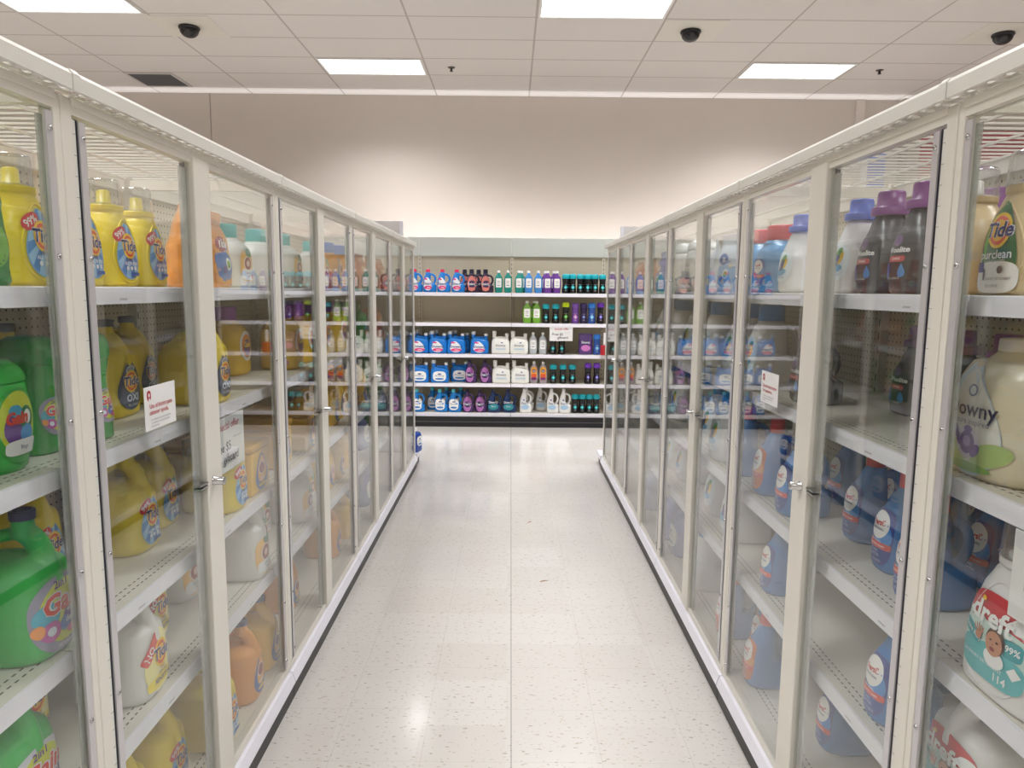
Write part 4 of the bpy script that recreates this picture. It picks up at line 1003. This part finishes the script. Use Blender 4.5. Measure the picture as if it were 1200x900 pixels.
Rr('bag_b', .93, 4.62, 4, 'blue pouch with orange top', .10); Rr('bag_r', .95, 5.15, 4, 'rust-red detergent pouch', .09); Rr('bag_r', .95, 5.6, 4, 'rust-red detergent pouch', .09)
# upper-middle
Rr('downy_big', .905, 1.385, 3, 'large cream softener bottle with flower label', .17)
Rr('downy_big', 1.11, 1.50, 3, 'large cream softener bottle with flower label', .17)
Rr('wool', .93, 2.34, 3, 'charcoal bottle with purple cap', .15); Rr('wool', 1.13, 1.715, 3, 'charcoal bottle with purple cap', .15); Rr('wool', 1.13, 1.90, 3, 'charcoal bottle with purple cap', .15); Rr('wool', 1.15, 2.12, 3, 'charcoal bottle with purple cap', .15)
for y in (2.82, 3.10, 3.5, 3.85, 4.25, 4.6): Rr('all_big', .93, y, 3, 'big white bottle with blue cap', .20)
Rr('tub_w', .93, 5.2, 3, 'tall white detergent tub', .16)
# middle
PB = 'blue bottle with red cap and oval label'
for y, x in ((2.10, 1.02), (1.86, .99), (1.66, .945), (2.35, .905)): Rr('persil', x, y, 2, PB, .17)
Rr('persil', 1.15, 1.52, 2, PB, .17); Rr('persil', 1.18, 1.76, 2, PB, .17); Rr('persil', 1.19, 1.99, 2, PB, .17); Rr('persil', 1.19, 2.22, 2, PB, .17); Rr('persil', 1.14, 2.48, 2, PB, .17)
Rr('persil_o', .91, 2.60, 2, 'blue bottle with red cap and orange label', .17); Rr('persil_o', .90, 2.88, 2, 'blue bottle with red cap and orange label', .17)
for y, x in ((3.14, .90), (3.46, .95), (3.75, .95), (4.15, .95), (4.5, .95)): Rr('all_big', x, y, 2, 'big white bottle with blue cap', .20)
Rr('dreft_top', .885, 1.245, 2, 'tall white bottle with red and teal label', .15); Rr('dreft_top', 1.06, 1.33, 2, 'tall white bottle with red and teal label', .15)
# lowest
Rr('persil', .905, 1.68, 1, PB, .17); Rr('persil', .905, 2.45, 1, PB, .17); Rr('persil', 1.04, 1.84, 1, PB, .17)
Rr('dreft', .90, 1.375, 1, 'white jug with red and teal label', .20)
for y, x in ((3.02, .93), (3.36, .95), (3.97, .95), (4.25, .95)): Rr('all_big', x, y, 1, 'big white bottle with blue cap', .20)
# bottom
Rr('persil', 1.0, 2.14, 0, PB, .17); Rr('persil_o', .885, 2.52, 0, 'blue bottle with red cap and orange label', .17); Rr('persil_o', .98, 2.72, 0, 'blue bottle with red cap and orange label', .17)
Rr('persil_o', .89, 2.90, 0, 'blue bottle with red cap and orange label', .17)
Rr('all_big', .98, 3.10, 0, 'big white bottle with blue cap', .20); Rr('all_big', .90, 3.42, 0, 'big white bottle with blue cap', .20)
for y in (3.85, 4.12, 4.7): Rr('lav', .90, y, 0, 'lavender blue bottle with white cap', .16)
Rr('persil', 1.05, 1.55, 0, PB, .17)

# end shelf jug
put('end_b', -.845, Y0 + SEC * 4 + .13, .112, 1.2, 'dark blue softener bottle', 'low end shelf past the left cabinets')

# ------------------------------------------------------------------ merchandise on the far fixture (zx = position across)
def G(k, zx, row, desc, dy=0.0, jit=0.0, s=1.0):
    zz = (1.530, 1.190, .835, .498, .155)[row]
    wh = ("far fixture's top shelf", "far fixture's second shelf", "far fixture's third shelf", "far fixture's fourth shelf", "far fixture's bottom shelf")[row]
    u = zx / 3.6 + 470
    put(k, (u - 600) * (8.31 + dy) / 847, GF + .075 + dy, zz + .001, jit, desc, wh, None, s)
def GD(k, zxs, row, desc, dy=0.0, j=0.0):
    for zx in zxs: G(k, zx, row, desc, dy, j)
GD('d_pink', (74, 131, 190, 250), 0, 'blue softener bottle with pink cap'); G('d_pink', 16, 0, 'blue softener bottle with pink cap')
GD('d_rose', (312, 370), 0, 'dark rose softener bottle'); G('d_rose', 283, 0, 'dark rose softener bottle', .15); G('d_rose', 341, 0, 'dark rose softener bottle', .15)
GD('s_teal', (418, 457, 502), 0, 'teal soap bottle with white cap'); GD('s_blue', (543, 583), 0, 'blue soap bottle with white cap'); GD('s_purp', (622, 661), 0, 'purple soap bottle with white cap')
GD('s_teal', (514,), 0, 'teal soap bottle with white cap', .11); GD('s_purp', (612, 648), 0, 'purple soap bottle with white cap', .11)
GD('b_teal', (697, 727, 758, 789, 820, 851), 0, 'black booster bottle with teal cap'); GD('b_teal', (705, 765, 800), 0, 'black booster bottle with teal cap', .11)
GD('s_purp', (886,), 0, 'purple soap bottle with white cap'); GD('s_blue', (925, 962), 0, 'blue soap bottle with white cap')
GD('s_green', (538, 578), 1, 'green soap bottle with white cap'); GD('b_teal', (617, 658), 1, 'black booster bottle with teal cap'); G('b_lime', 700, 1, 'black booster bottle with lime cap')
G('b_purp', 740, 1, 'purple booster bottle'); G('b_dkp', 775, 1, 'dark violet booster bottle'); G('b_blue', 809, 1, 'blue booster bottle'); G('b_vio', 846, 1, 'black booster bottle with violet cap')
GD('s_green', (568,), 1, 'green soap bottle with white cap', .11)
GD('j_blue', (88, 165, 242, 340), 2, 'wide blue softener jug'); GD('j_blue', (106, 184, 262), 2, 'wide blue softener jug', .14); GD('j_white', (428, 506), 2, 'wide white softener jug'); GD('j_blue', (5,), 2, 'wide blue softener jug')
GD('s_grey', (565, 606), 2, 'clear grey soap bottle'); GD('b_teal', (648, 686), 2, 'black booster bottle with teal cap'); G('pk_purp', 786, 2, 'purple softener pouch', .02); G('b_blue', 834, 2, 'blue booster bottle')
GD('j_blue2', (88, 172), 3, 'wide blue softener jug'); G('j_blue2', 256, 3, 'wide blue softener jug', .12); GD('d_viol', (304, 367), 3, 'violet softener bottle'); GD('j_white', (432, 512), 3, 'wide white softener jug'); G('j_blue2', 8, 3, 'wide blue softener jug')
GD('s_suav', (570, 609), 3, 'orange-labelled softener bottle'); GD('b_teal', (652, 693, 733), 3, 'black booster bottle with teal cap'); GD('b_vio', (799, 836), 3, 'black booster bottle with violet cap')
GD('d_teal', (80, 178, 236), 4, 'blue softener bottle with pale teal cap'); GD('d_viol', (294, 347), 4, 'violet softener bottle'); GD('d_navy', (404, 468), 4, 'navy softener bottle'); GD('d_teal', (146, 206, 266), 4, 'blue softener bottle with pale teal cap', .16)
GD('d_white', (537, 652, 704), 4, 'white softener bottle'); GD('d_white', (604, 546), 4, 'white softener bottle', .16); GD('b_teal', (747, 777, 807, 837), 4, 'black booster bottle with teal cap'); G('d_teal', 22, 4, 'blue softener bottle with pale teal cap')

# labels: position within each row of look-alikes
from collections import defaultdict
grp = defaultdict(list)
for it in ITEMS: grp[(it[1], it[2])].append(it)
for (desc, where), its in grp.items():
    far = 'fixture' in where
    its.sort(key=lambda i: (i[5] if far else i[6]))
    for n, it in enumerate(its):
        o = it[0]
        if len(its) == 1: lab = '%s on the %s' % (desc, where)
        elif far: lab = '%s, %s from left on the %s' % (desc, ORD[n], where)
        else: lab = '%s, %s nearest on the %s' % (desc, ORD[n], where) if n else '%s, nearest one on the %s' % (desc, where)
        tag(o, lab, it[3], (desc + ' row, ' + where) if len(its) > 1 else None)

# ------------------------------------------------------------------ world, camera, view
w = bpy.data.worlds.new('w'); sc.world = w; w.use_nodes = True
w.node_tree.nodes['Background'].inputs[0].default_value = (.8, .8, .8, 1); w.node_tree.nodes['Background'].inputs[1].default_value = .3
f, p, y_, r = 847., .1296, -.0026, .0096
cp, sp = math.cos(p), math.sin(p)
Xv, Fv, Uv = Vector((1, 0, 0)), Vector((0, cp, -sp)), Vector((0, sp, cp))
rz = Matrix.Rotation(y_, 3, 'Z'); Xv, Fv, Uv = rz @ Xv, rz @ Fv, rz @ Uv
X2 = Xv * math.cos(r) + Uv * math.sin(r); U2 = Uv * math.cos(r) - Xv * math.sin(r)
cam = bpy.data.cameras.new('camera'); co = bpy.data.objects.new('camera', cam); COL.objects.link(co)
co.matrix_world = Matrix((( X2.x, U2.x, -Fv.x, .005), (X2.y, U2.y, -Fv.y, 0), (X2.z, U2.z, -Fv.z, 1.567), (0, 0, 0, 1)))
cam.sensor_width = 36; cam.lens = 36 * f / 1200; cam.clip_start = .05; cam.clip_end = 60
sc.camera = co
sc.view_settings.view_transform = 'Standard'; sc.view_settings.look = 'None'; sc.view_settings.exposure = -0.06; sc.view_settings.gamma = 1.0
sc.view_settings.use_curve_mapping = False
cy = sc.cycles
cy.max_bounces = 14; cy.diffuse_bounces = 4; cy.glossy_bounces = 5; cy.transmission_bounces = 6; cy.transparent_max_bounces = 32
cy.sample_clamp_indirect = 6; cy.caustics_reflective = False; cy.caustics_refractive = False
cy.use_denoising = True
